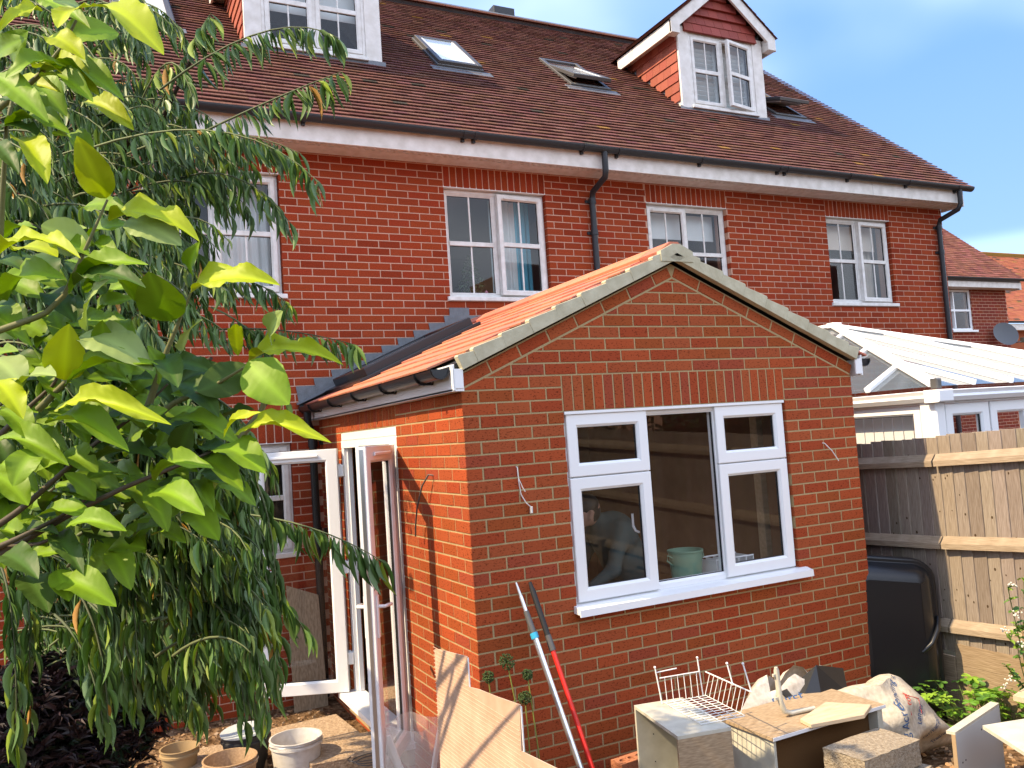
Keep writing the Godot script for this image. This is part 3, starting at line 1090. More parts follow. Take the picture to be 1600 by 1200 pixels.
func door_leaf(e: Node, hinge: Vector3, dir: Vector3, label: String) -> void:
	var xf := Transform3D(Basis(dir.normalized(), Vector3.UP, dir.normalized().cross(Vector3.UP)), hinge)
	var w := 0.73
	var hh := 2.04
	var f := MB.new()
	sash(f, 0.0, 0.0, w, hh, 0.105, 0.0, 0.034)
	var f2 := Transform3D(Basis(Vector3(1, 0, 0), Vector3(0, 1, 0), Vector3(0, 0, 1)), Vector3.ZERO)
	var b := MB.new()
	sash(b, 0.0, 0.0, w, hh, 0.105, 0.0, 0.034)
	for i in b.v.size():
		b.v[i].z = -b.v[i].z
		b.n[i].z = -b.n[i].z
	for i in range(0, b.v.size(), 3):
		f.v.append(b.v[i]); f.v.append(b.v[i + 2]); f.v.append(b.v[i + 1])
		for k in 3:
			f.n.append(b.n[i + k]); f.c.append(Color.WHITE)
	var d := part(e, "door_leaf", f, M.upvc, xf)
	d.set_meta("label", label)
	pane(d, 0.105, 0.105, w - 0.105, hh - 0.105, 0.0, f2)
	for s in [1, -1]:
		var hd := MB.new()
		hd.box(Vector3(w - 0.068, 0.86, 0.034 if s > 0 else -0.046), Vector3(w - 0.034, 1.12, 0.046 if s > 0 else -0.034), 0.004)
		hd.tube([Vector3(w - 0.05, 1.05, s * 0.045), Vector3(w - 0.05, 1.05, s * 0.085), Vector3(w - 0.08, 1.05, s * 0.095), Vector3(w - 0.17, 1.04, s * 0.095)], 0.011, 8)
		part(d, "handle", hd, M.upvc)
		var tv := MB.new()
		tv.box(Vector3(0.16, hh - 0.065, 0.034 if s > 0 else -0.05), Vector3(0.57, hh - 0.040, 0.05 if s > 0 else -0.034), 0.006)
		part(d, "trickle_vent", tv, M.upvc)
	for y in [0.22, 0.98, 1.80]:
		var hg := MB.new()
		hg.box(Vector3(-0.05, y, -0.016), Vector3(0.012, y + 0.1, 0.04), 0.005)
		hg.tube([Vector3(-0.012, y - 0.008, 0.03), Vector3(-0.012, y + 0.108, 0.03)], 0.012, 8)
		part(d, "hinge", hg, M.upvc)
	var st := MB.new()
	st.box(Vector3(w, 0.02, -0.012), Vector3(w + 0.003, hh - 0.02, 0.012))
	part(d, "lock_strip", st, M.steel)
	var gk := MB.new()
	gk.box(Vector3(-0.003, 0.01, 0.0335), Vector3(0.001, hh, 0.038))
	gk.box(Vector3(0.0, hh, 0.0), Vector3(w, hh + 0.004, 0.012))
	part(d, "weather_seal", gk, M.rubber)


func ext_roof_y(x: float) -> float:
	return 2.784 + 0.44 * (x if x < 1.57 else 3.14 - x)


func extension() -> void:
	var e := thing("brick_extension", "new single-storey brick extension with gable, orange tiled roof and open French doors", "extension")
	var tones := tone_set(Color(0.335, 0.072, 0.029), 0.14)
	var win := [0.67, 2.47, 1.225, 2.425]
	var door := [0.759, 2.259, 0.20, 2.425]
	var y0 := -0.05
	var rake := [Vector3(-0.44, 1, 2.578), Vector3(0.44, 1, 2.578 + 0.44 * 3.14)]
	# front wall
	var mb := MB.new()
	pierced(mb, Vector3(0, 0, -0.003), Vector3.RIGHT, 0.004, 3.136, -0.3, 2.58, 0.10, [[win[0] - 0.005, win[1] + 0.005, win[2], win[3]]])
	mb.prism(PackedVector2Array([Vector2(0.004, 2.58), Vector2(3.136, 2.58), Vector2(3.136, 2.68), Vector2(1.57, 2.68 + 0.44 * 1.566), Vector2(0.004, 2.68)]), Transform3D(Basis(), Vector3(0, 0, -0.103)), 0.1, 0.0, true)
	var front := part(e, "front_wall", mb, M.mortar_new)
	var fb := lay_bricks(Vector3.ZERO, Vector3.RIGHT, 0.0, 3.14, y0, 0, 46, [0.1125, 0.0], [win, [win[0] - 0.005, win[1] + 0.005, 2.42, 2.655]], rake)
	for b in soldiers(Vector3.ZERO, Vector3.RIGHT, 0.67, 24, 2.425):
		part(front, "soldier_brick", brick_shape(b, tones, 0.1), M.brick_new, b[1])
	# raking course under the verge
	for s in [1, -1]:
		var u := Vector3(1, 0.44 * s, 0).normalized()
		var up := Vector3(-0.44 * s, 1, 0).normalized()
		var st := Vector3(0.0, 2.592, 0.0) if s > 0 else Vector3(1.572, 2.592 + 0.44 * 1.57, 0.0)
		var ln := 1.565 / u.x
		var q := 0.002
		while q < ln - 0.03:
			var l := minf(0.214, ln - q)
			var p := PackedVector2Array([Vector2(0, 0), Vector2(l, 0), Vector2(l, 0.07), Vector2(0, 0.07)])
			var bm := MB.new()
			bm.col = tones[rng.randi() % 8]
			bm.prism(p, Transform3D(Basis(), Vector3(0, 0, -0.1)), 0.1, 0.0035)
			part(front, "raking_brick", bm, M.brick_new, Transform3D(Basis(u, up, Vector3.BACK), st + u * q + Vector3(0, 0, rf(-0.001, 0.002))))
			q += 0.224
	# side wall with the doors
	var sm := MB.new()
	var so := Vector3(0, 0, HZ)
	pierced(sm, so + Vector3(0.003, 0, 0), Vector3.BACK, 0.002, 3.375, -0.3, 2.64, 0.10, [[door[0] - 0.005, door[1] + 0.005, door[2], door[3]]])
	var side := part(e, "side_wall", sm, M.mortar_new)
	var sb := lay_bricks(so, Vector3.BACK, 0.006, 3.479, y0, 0, 36, [0.114 - 0.225 - 0.006, 0.0015 - 0.006], [door, [door[0] - 0.005, door[1] + 0.005, 2.42, 2.655]])
	var keep := []
	for b in sb:
		var c := int(round((b[1].origin.y - y0 - 0.005) / 0.075))
		if c % 2 == 1 and b[1].origin.z > -0.12:
			continue
		keep.append(b)
	for b in soldiers(so, Vector3.BACK, door[0], 20, 2.425, 0.2):
		part(side, "soldier_brick", brick_shape(b, tones, 0.1), M.brick_new, b[1])
	# far side wall, out of sight
	var rm := MB.new()
	pierced(rm, Vector3(3.136, 0, -0.106), Vector3.FORWARD, 0.0, 3.37, -0.3, 2.64, 0.10, [])
	var rw := part(e, "far_side_wall", rm, M.mortar_new)
	var rb := lay_bricks(Vector3(3.14, 0, 0), Vector3.FORWARD, 0.1125, 3.47, y0, 0, 36, [0.0, 0.1125], [])
	set_bricks([[front, fb], [side, keep], [rw, rb]], tones, M.brick_new, 0.1)
	# inside: bare plaster walls, floor slab, ceiling
	var ins := MB.new()
	pierced(ins, Vector3(0, 0, -0.15), Vector3.RIGHT, 0.11, 3.03, -0.3, 2.62, 0.10, [[0.67, 2.47, 1.2, 2.425]])
	pierced(ins, Vector3(0.15, 0, HZ), Vector3.BACK, 0.01, 3.22, -0.3, 2.62, 0.10, [[door[0], door[1], door[2], door[3]]])
	ins.box(Vector3(2.93, -0.3, HZ + 0.01), Vector3(3.03, 2.62, -0.26))
	ins.box(Vector3(0.26, -0.3, HZ + 0.005), Vector3(2.92, 2.62, HZ + 0.06))
	ins.box(Vector3(0.11, 2.56, HZ + 0.07), Vector3(3.03, 2.61, -0.11))
	part(e, "plaster_lining", ins, M.plaster)
	var rv := MB.new()   # plaster reveals round the window board
	rv.box(Vector3(0.66, 1.17, -0.42), Vector3(2.48, 1.222, -0.105), 0.004)
	part(e, "window_board", rv, M.upvc)
	var fl := MB.new()
	fl.box(Vector3(0.11, -0.2, HZ + 0.07), Vector3(3.03, 0.245, -0.11))
	part(e, "floor_slab", fl, M.slab)
	ext_window(e)
	# door frame, cill, leaves
	var df := MB.new()
	var z0: float = HZ + door[0]
	var z1: float = HZ + door[1]
	df.box(Vector3(0.005, 2.36, z0), Vector3(0.075, 2.422, z1), 0.004)
	df.box(Vector3(0.0, 2.295, z0), Vector3(0.075, 2.357, z1), 0.004)
	df.box(Vector3(0.002, 0.25, z0), Vector3(0.075, 2.295, z0 + 0.065), 0.004)
	df.box(Vector3(0.002, 0.25, z1 - 0.065), Vector3(0.075, 2.295, z1), 0.004)
	df.box(Vector3(0.03, 0.25, z0 + 0.065), Vector3(0.07, 2.295, z0 + 0.085), 0.002)
	var fr := part(e, "door_frame", df, M.upvc)
	var ci := MB.new()
	ci.box(Vector3(-0.13, 0.205, z0 - 0.03), Vector3(0.076, 0.248, z1 + 0.03), 0.005)
	part(fr, "cill", ci, M.upvc)
	var pk := MB.new()
	pk.box(Vector3(-0.05, 0.09, z0), Vector3(0.05, 0.203, z1), 0.004)
	part(fr, "timber_packer", pk, M.chipboard)
	var t1 := deg_to_rad(24.0)
	door_leaf(e, Vector3(-0.045, 0.255, z0 + 0.03), Vector3(-cos(t1), 0, -sin(t1)), "door leaf swung back towards the house wall")
	var t2 := deg_to_rad(58.0)
	door_leaf(e, Vector3(-0.045, 0.255, z1 - 0.03), Vector3(-cos(t2), 0, sin(t2)), "door leaf swung out along the sunlit brick")
	# roof tiles, each a piece
	var un := Vector3(1, 0.44, 0).normalized()
	var tt := tone_set(Color(0.64, 0.235, 0.135), 0.13)
	var variants := []
	for i in 8:
		var tm := MB.new()
		tm.col = tt[i]
		tm.box(Vector3(0.001, 0, 0), Vector3(0.148, 0.285, 0.015), 0.002)
		tm.col = tt[(i + 3) % 8]
		tm.box(Vector3(0.151, 0, 0), Vector3(0.298, 0.285, 0.015), 0.002)
		variants.append(tm.mesh())
	for s in [1, -1]:
		var up := Vector3(s, 0.44, 0).normalized()
		var al := Vector3(0, 0, s)
		var n3 := al.cross(up)
		for r in 9:
			var ox := -0.125 + r * 0.205 * un.x
			var base := Vector3(ox if s > 0 else 3.14 - ox, ext_roof_y(ox) - 0.03, -3.47 if s > 0 else 0.045)
			for i in 13:
				var q := i * 0.3 - (0.15 if r % 2 else 0.0)
				if q < -0.01 or q > 3.27:
					continue
				var p := base + al * q
				if s > 0 and r >= 1 and r < 7 and p.z + 0.3 < -2.36 + 0.12:
					if p.z + 0.15 > -3.5:
						continue
				if r == 8 and false:
					continue
				var tilt := Basis(al, up, n3).rotated(al, -0.055 * 1.0).rotated(n3, rf(-0.006, 0.006))
				part(e, "roof_tile", variants[rng.randi() % 8], M.roof_new, Transform3D(tilt, p + n3 * (0.018 + rf(0, 0.003))))
	var dk := MB.new()
	for s in [1, -1]:
		var up := Vector3(s, 0.44, 0).normalized()
		dk.box(Vector3(0, 0, -0.03), Vector3(3.47 + 0.02, 1.83, -0.005), 0.0, Transform3D(Basis(Vector3(0, 0, s), up, Vector3(0, 0, s).cross(up)), Vector3(-0.09 if s > 0 else 3.23, ext_roof_y(-0.09) - 0.03, HZ + 0.01 if s > 0 else 0.02)))
	part(e, "roof_deck", dk, M.old_plastic)
	var rd := MB.new()
	var z := HZ + 0.01
	while z < 0.02:
		rd.col = tt[rng.randi() % 8]
		var p := PackedVector2Array([Vector2(-0.12, -0.075), Vector2(0.12, -0.075), Vector2(0.13, -0.05), Vector2(0.03, 0.018), Vector2(-0.03, 0.018), Vector2(-0.13, -0.05)])
		rd.extrude(p, Transform3D(Basis(), Vector3(1.57, 3.49, z)), minf(0.325, 0.05 - z))
		z += 0.33
	part(e, "ridge_tile_line", rd, M.roof_new)
	# stepped verge caps along the gable
	for s in [1, -1]:
		var up := Vector3(s, 0.44, 0).normalized()
		var n3 := Vector3(-0.44 * s, 1, 0).normalized()
		for r in 9:
			var ox := maxf(-0.035, -0.125 + r * 0.205 * un.x)
			var b := Vector3(ox if s > 0 else 3.14 - ox, ext_roof_y(ox) - 0.01, 0.0)
			var vb := MB.new()
			var cl := minf(0.2053, (1.57 - ox) / un.x) if r > 0 else 0.2053 - 0.09 / un.x
			var bx := Basis(up, n3, up.cross(n3))
			var prof := PackedVector2Array([Vector2(0, -0.072), Vector2(cl, -0.072), Vector2(cl, 0.0), Vector2(0.01, 0.018), Vector2(0, 0.010)])
			if s < 0:
				prof = PackedVector2Array([Vector2(0, -0.072), Vector2(cl, -0.072), Vector2(cl, 0.0), Vector2(0.01, 0.018), Vector2(0, 0.010)])
			vb.prism(prof, Transform3D(bx, b + Vector3(0, 0, (0.018 if s > 0 else 0.068))), 0.05 + (0.002 if r % 2 else 0.0), 0.002, true)
			part(e, "verge_cap", vb, M.verge)
	var cap := MB.new()
	cap.prism(PackedVector2Array([Vector2(-0.13, -0.13), Vector2(0, -0.073), Vector2(0.13, -0.13), Vector2(0.13, -0.06), Vector2(0.03, -0.012), Vector2(-0.03, -0.012), Vector2(-0.13, -0.06)]), Transform3D(Basis(), Vector3(1.57, 3.50, 0.03)), 0.045, 0.0, true)
	part(e, "ridge_end_cap", cap, M.verge)
	# eaves: fascia, gutter, brackets, downpipe on the left; gutter stub on the right
	var fa := MB.new()
	fa.box(Vector3(-0.072, 2.575, HZ + 0.01), Vector3(-0.056, 2.725, 0.055), 0.003)
	fa.box(Vector3(-0.072, 2.572, HZ + 0.01), Vector3(-0.001, 2.585, 0.05))
	fa.box(Vector3(-0.070, 2.586, 0.040), Vector3(-0.004, 2.70, 0.055), 0.002)
	part(e, "fascia", fa, M.upvc)
	var fa2 := MB.new()
	fa2.box(Vector3(3.196, 2.575, HZ + 0.01), Vector3(3.212, 2.725, 0.055), 0.003)
	fa2.box(Vector3(3.142, 2.586, 0.040), Vector3(3.1965, 2.70, 0.0545), 0.002)
	part(e, "fascia", fa2, M.upvc)
	for s in [-1, 1]:
		var gx := -0.132 if s < 0 else 3.272
		var gu := MB.new()
		gu.extrude(half_ring(0.056, 0.004), Transform3D(Basis(), Vector3(gx, 2.70, HZ + 0.02)), 3.49)
		for gz in [0.0, HZ + 0.02]:
			var disc := PackedVector2Array()
			for i in 13:
				disc.append(Vector2(cos(PI + PI * i / 12.0), sin(PI + PI * i / 12.0)) * 0.06)
			gu.prism(disc, Transform3D(Basis(), Vector3(gx, 2.702, gz)), 0.02, 0.0, true)
		part(e, "gutter", gu, M.black_plastic)
		for gz in [-0.25, -0.95, -1.65, -2.35, -3.05]:
			var br := MB.new()
			var path := []
			for i in 9:
				var a := PI + PI * i / 8.0
				path.append(Vector3(gx + cos(a) * 0.062, 2.70 + sin(a) * 0.064, gz))
			path.append(Vector3(gx + (0.062 if s < 0 else -0.062), 2.64, gz))
			br.tube(path, 0.007, 6)
			br.box(Vector3(gx - 0.03, 2.632, gz - 0.012), Vector3(gx + 0.055, 2.645, gz + 0.012))
			part(e, "gutter_bracket", br, M.black_plastic)
	var dp := MB.new()
	dp.tube([Vector3(-0.132, 2.68, -3.36), Vector3(-0.132, 2.56, -3.36), Vector3(-0.10, 2.47, -3.37), Vector3(-0.09, 2.38, -3.38), Vector3(-0.09, 0.05, -3.38)], 0.036, 12)
	for y in [2.36, 1.55]:
		dp.tube([Vector3(-0.09, y - 0.035, -3.38), Vector3(-0.09, y + 0.035, -3.38)], 0.045, 12)
		dp.box(Vector3(-0.03, y - 0.02, -3.40), Vector3(-0.001, y + 0.02, -3.36))
	part(e, "downpipe", dp, M.black_plastic)
	# skylight near the house wall
	var up1 := Vector3(1, 0.44, 0).normalized()
	var n1 := Vector3(-0.44, 1, 0).normalized()
	var sx := Transform3D(Basis(Vector3(0, 0, 1), up1, n1), Vector3(0.16, ext_roof_y(0.16), -3.36))
	var sk := MB.new()
	for k in [[0.0, 0.0, 0.09, 1.08], [0.95, 0.0, 1.04, 1.08], [0.09, 0.0, 0.95, 0.09], [0.09, 0.99, 0.95, 1.08]]:
		sk.box(Vector3(k[0], k[1], -0.02), Vector3(k[2], k[3], 0.10), 0.008, sx)
	sk.box(Vector3(-0.06, -0.10, 0.0), Vector3(1.12, -0.002, 0.03), 0.004, sx)
	sk.box(Vector3(1.042, -0.002, 0.0), Vector3(1.12, 1.12, 0.028), 0.004, sx)
	var skn := part(e, "skylight", sk, M.black_plastic)
	var sp := MB.new()
	sp.quad(sx * Vector3(0.09, 0.09, 0.085), sx * Vector3(0.95, 0.09, 0.085), sx * Vector3(0.95, 0.99, 0.085), sx * Vector3(0.09, 0.99, 0.085))
	part(skn, "pane", sp, M.roof_glass)
	# stepped lead along the house wall
	var lx := -0.17
	var k := 0
	while lx < 1.6:
		var r0 := ext_roof_y(lx) + 0.0
		var lx1 := lx + 0.075 / 0.44
		var r1 := ext_roof_y(lx1)
		var top := 4.93 - floorf((4.93 - r1 - 0.12) / 0.075) * 0.075
		var lm := MB.new()
		lm.prism(PackedVector2Array([Vector2(lx, r0 - 0.02), Vector2(lx1 + 0.03, r1 - 0.01), Vector2(lx1 + 0.05, top), Vector2(lx - 0.03, top - 0.004)]), Transform3D(Basis(), Vector3(0, 0, HZ + 0.002 + (k % 2) * 0.003)), 0.004, 0.0, true)
		part(e, "lead_step", lm, M.lead)
		lx = lx1
		k += 1
	var soak := MB.new()
	var g := []
	for w in [0.004, 0.03, 0.10, 0.14]:
		var row := []
		for i in 12:
			var xx := -0.2 + 1.8 * i / 11.0
			row.append(Vector3(xx, ext_roof_y(xx) + (0.05 if w < 0.01 else 0.028) + rf(-0.004, 0.004), HZ + w))
		g.append(row)
	soak.grid(g)
	part(e, "lead_gutter", soak, M.lead)
	var lp := MB.new()
	lp.box(Vector3(1.40, 3.52, HZ + 0.002), Vector3(1.62, 3.66, HZ + 0.008))
	part(e, "lead_saddle", lp, M.lead)
	# loose cables out of the wall
	var c1 := MB.new()
	c1.tube([Vector3(0.02, 2.08, -0.53), Vector3(-0.03, 2.09, -0.54), Vector3(-0.055, 2.02, -0.60), Vector3(-0.065, 1.88, -0.69), Vector3(-0.06, 1.77, -0.75), Vector3(-0.055, 1.69, -0.78)], 0.0055, 6)
	part(e, "loose_cable", c1, M.grey_metal)
	var c2 := MB.new()
	c2.tube([Vector3(0.32, 2.12, -0.02), Vector3(0.322, 2.11, 0.012), Vector3(0.325, 2.02, 0.014), Vector3(0.335, 1.95, 0.012), Vector3(0.36, 1.90, 0.02), Vector3(0.392, 1.87, 0.02)], 0.0035, 6)
	c2.tube([Vector3(0.324, 2.05, 0.012), Vector3(0.345, 1.99, 0.02), Vector3(0.36, 1.965, 0.02)], 0.003, 6)
	c2.box(Vector3(0.386, 1.835, 0.01), Vector3(0.40, 1.875, 0.026), 0.002)
	part(e, "loose_cable", c2, M.upvc_old)
	var c3 := MB.new()
	c3.tube([Vector3(2.79, 2.10, -0.02), Vector3(2.797, 2.098, 0.015), Vector3(2.83, 2.04, 0.05), Vector3(2.875, 1.965, 0.06)], 0.0035, 6)
	part(e, "loose_cable", c3, M.upvc_old)


func ext_window(e: Node) -> void:
	var f := MB.new()
	var z0 := -0.10
	var z1 := -0.035
	sash(f, 0.675, 1.25, 2.465, 2.422, 0.05, z0, z1)
	for x in [1.275, 1.865]:
		bar(f, x - 0.02, 1.299, x + 0.02, 2.374, z0, z1 - 0.003)
	for q in [[0.724, 1.256], [1.884, 2.416]]:
		bar(f, q[0], 2.005, q[1], 2.045, z0, z1 - 0.004)
	f.box(Vector3(0.675, 2.405, -0.03), Vector3(2.465, 2.424, -0.002), 0.002)
	var w := part(e, "window", f, M.upvc)
	var s := MB.new()
	s.extrude(PackedVector2Array([Vector2(-0.10, 0.0), Vector2(-0.10, 0.045), Vector2(0.02, 0.045), Vector2(0.075, 0.030), Vector2(0.078, -0.012), Vector2(0.070, -0.012), Vector2(0.068, 0.0)]), Transform3D(Basis(Vector3(0, 0, 1), Vector3.UP, Vector3(-1, 0, 0)), Vector3(2.525, 1.207, 0.0)), 1.88)
	part(w, "sill", s, M.upvc)
	for q in [[0.69, 1.262, 1.29, 2.012], [0.69, 2.02, 1.29, 2.405], [1.85, 1.262, 2.455, 2.012], [1.85, 2.02, 2.455, 2.405]]:
		var b := MB.new()
		var x0: float = q[0]
		var x1: float = q[2]
		sash(b, x0, q[1], x1, q[3], 0.082, z1 - 0.02, z1 + 0.022)
		part(w, "casement", b, M.upvc)
		pane(w, x0 + 0.082, q[1] + 0.082, x1 - 0.082, q[3] - 0.082, z1 - 0.005)
	pane(w, 1.295, 1.299, 1.845, 2.374, z1 - 0.02)
	var hd := MB.new()
	hd.tube([Vector3(1.245, 1.62, -0.13), Vector3(1.235, 1.63, -0.155), Vector3(1.225, 1.66, -0.165), Vector3(1.225, 1.74, -0.165)], 0.008, 6)
	part(w, "handle", hd, M.upvc)


func neighbours() -> void:
	# lower house set back beyond the gable
	var h := thing("neighbour_house", "lower red brick house with small white window set back past the terrace end", "house")
	var z := -8.5
	var wm := MB.new()
	var hole := [16.15, 16.92, 4.08, 5.08]
	pierced(wm, Vector3(0, 0, z - 0.004), Vector3.RIGHT, 11.0, 18.24, -0.2, 5.15, 0.2, [hole])
	wm.box(Vector3(18.04, -0.2, z - 6.0), Vector3(18.236, 5.15, z - 0.21))
	wm.box(Vector3(11.0, -0.2, z - 6.0), Vector3(11.2, 5.15, z - 0.21))
	var wall := part(h, "wall", wm, M.mortar_old)
	var tones := tone_set(Color(0.29, 0.06, 0.033), 0.15)
	var mb := MB.new()
	for b in lay_bricks(Vector3(0, 0, z), Vector3.RIGHT, 14.4, 18.24, 5.1 - 50 * 0.075, 0, 50, [0.0, -0.1125], [hole]):
		mb.col = tones[b[2]]
		mb.prism(b[0], b[1] * Transform3D(Basis(), Vector3(0, 0, -0.1)), 0.1, 0.0035)
	part(wall, "brickwork", mb, M.brick_old).set_meta("kind", "stuff")
	var f := MB.new()
	sash(f, 16.15, 4.1, 16.92, 5.07, 0.05, z - 0.1, z - 0.03)
	bar(f, 16.29, 4.15, 16.33, 5.02, z - 0.1, z - 0.02)
	bar(f, 16.2, 4.55, 16.87, 4.60, z - 0.1, z - 0.022)
	f.box(Vector3(16.1, 4.05, z - 0.1), Vector3(17.0, 4.10, z + 0.06), 0.004)
	var wn := part(h, "window", f, M.upvc)
	pane(wn, 16.2, 4.15, 16.87, 5.02, z - 0.07)
	var bk := MB.new()
	bk.box(Vector3(15.6, 3.5, z - 2.4), Vector3(17.6, 5.14, z - 2.3))
	bk.box(Vector3(11.2, 5.02, z - 6.0), Vector3(18.0, 5.14, z - 0.22))
	part(h, "room_lining", bk, M.room)
	var fa := MB.new()
	fa.box(Vector3(11.0, 5.08, z + 0.25), Vector3(18.4, 5.24, z + 0.27), 0.003)
	fa.box(Vector3(11.0, 5.08, z), Vector3(18.4, 5.09, z + 0.25))
	fa.box(Vector3(18.4, 5.05, z - 0.1), Vector3(18.46, 5.24, z + 0.27), 0.003)
	part(h, "fascia", fa, M.white_board)
	var gu := MB.new()
	gu.extrude(half_ring(0.06, 0.005), Transform3D(Basis(Vector3(0, 0, -1), Vector3.UP, Vector3(1, 0, 0)), Vector3(11.0, 5.30, z + 0.33)), 7.6)
	part(h, "gutter", gu, M.old_plastic)
	var up := Vector3(0, 0.88, -1).normalized()
	var tl := MB.new()
	tile_rows(tl, Vector3(11.0, 5.28, z + 0.34), Vector3.RIGHT, up, 7.5, 42, 0.1, 0.165, 0.02, Color(0.24, 0.10, 0.075), 0.3)
	part(h, "roof_tiles", tl, M.roof_old).set_meta("kind", "stuff")
	var dk := MB.new()
	dk.box(Vector3(0, 0, -0.08), Vector3(7.4, 4.2, -0.012), 0.0, Transform3D(Basis(Vector3.RIGHT, up, Vector3.RIGHT.cross(up)), Vector3(11.0, 5.25, z + 0.3)))
	part(h, "roof_deck", dk, M.lead)
	# dish on its wall
	var d := thing("satellite_dish", "grey satellite dish fixed to the set-back house wall", "satellite dish", "", Vector3(17.72, 3.9, z))
	var face := Transform3D(basis_from(Vector3(0.9, 0, 0.4), Vector3.UP), Vector3(-0.1, 0.05, 0.28))
	var db := MB.new()
	var prof := []
	for i in 9:
		var r := 0.30 * i / 8.0
		prof.append(Vector2(maxf(r, 0.001), r * r * 0.55))
	db.lathe(prof, face * Transform3D(Basis(Vector3.RIGHT, PI / 2 - 0.35), Vector3.ZERO), 24)
	part(d, "reflector", db, M.dish_grey)
	var arm := MB.new()
	arm.tube([Vector3(0, 0, 0.0), Vector3(-0.05, 0.0, 0.2), Vector3(-0.1, 0.05, 0.28)], 0.02, 8)
	arm.tube([Vector3(-0.08, -0.18, 0.3), Vector3(0.2, -0.14, 0.5)], 0.012, 8)
	part(d, "arm", arm, M.dish_grey)
	var lnb := MB.new()
	lnb.box(Vector3(0.17, -0.17, 0.46), Vector3(0.29, -0.05, 0.56), 0.01)
	part(d, "receiver", lnb, M.old_plastic)
	# far house with the orange roof
	var fh := thing("far_house", "distant house with broad orange tiled roof and lichen patches", "house")
	var fz := -16.0
	var fw := MB.new()
	fw.box(Vector3(24.0, -0.2, fz - 9), Vector3(46.0, 5.2, fz))
	part(fh, "wall", fw, M.brick_far if M.has("brick_far") else mk("brick_far", lin(0.42, 0.13, 0.06), 0.9, {"tex": (M.brick_old as StandardMaterial3D).albedo_texture, "scale": Vector3(2, 6, 2)}))
	var ff := MB.new()
	ff.box(Vector3(24.0, 5.1, fz + 0.3), Vector3(46.3, 5.34, fz + 0.33))
	ff.box(Vector3(24.0, 5.1, fz), Vector3(46.3, 5.11, fz + 0.3))
	part(fh, "fascia", ff, M.white_board)
	var fg := MB.new()
	fg.extrude(half_ring(0.07, 0.006), Transform3D(Basis(Vector3(0, 0, -1), Vector3.UP, Vector3(1, 0, 0)), Vector3(24.0, 5.43, fz + 0.38)), 22.4)
	part(fh, "gutter", fg, M.old_plastic)
	var ft := MB.new()
	var fup := Vector3(0, 0.8, -1).normalized()
	tile_rows(ft, Vector3(24.0, 5.42, fz + 0.4), Vector3.RIGHT, fup, 16.0, 62, 0.1, 0.33, 0.022, Color(0.42, 0.15, 0.085), 0.22, 0, 0.06)
	part(fh, "roof_tiles", ft, M.roof_old).set_meta("kind", "stuff")
	var fr := MB.new()
	fr.col = Color(0.36, 0.20, 0.05)
	var top := Vector3(24.0, 5.42, fz + 0.4) + fup * 6.2
	fr.box(top + Vector3(0, -0.1, -0.15), top + Vector3(16, 0.13, 0.12), 0.04)
	part(fh, "ridge_tiles", fr, M.roof_old)
	# the house across the gardens that the windows mirror
	var oh := thing("opposite_house", "red brick house across the gardens, mirrored in the window panes", "house")
	var oz := 17.0
	var om := MB.new()
	om.box(Vector3(14.0, 0, oz + 0.004), Vector3(30.0, 9.4, oz + 7))
	var ow := part(oh, "wall", om, M.mortar_old)
	var ob := MB.new()
	for b in lay_bricks(Vector3(0, 0, oz), Vector3.LEFT, -30.0, -14.0, 0.6, 0, 116, [0.0, -0.1125], []):
		ob.col = tones[b[2]]
		ob.prism(b[0], b[1] * Transform3D(Basis(), Vector3(0, 0, -0.02)), 0.02, 0.0)
	part(ow, "brickwork", ob, M.brick_old).set_meta("kind", "stuff")


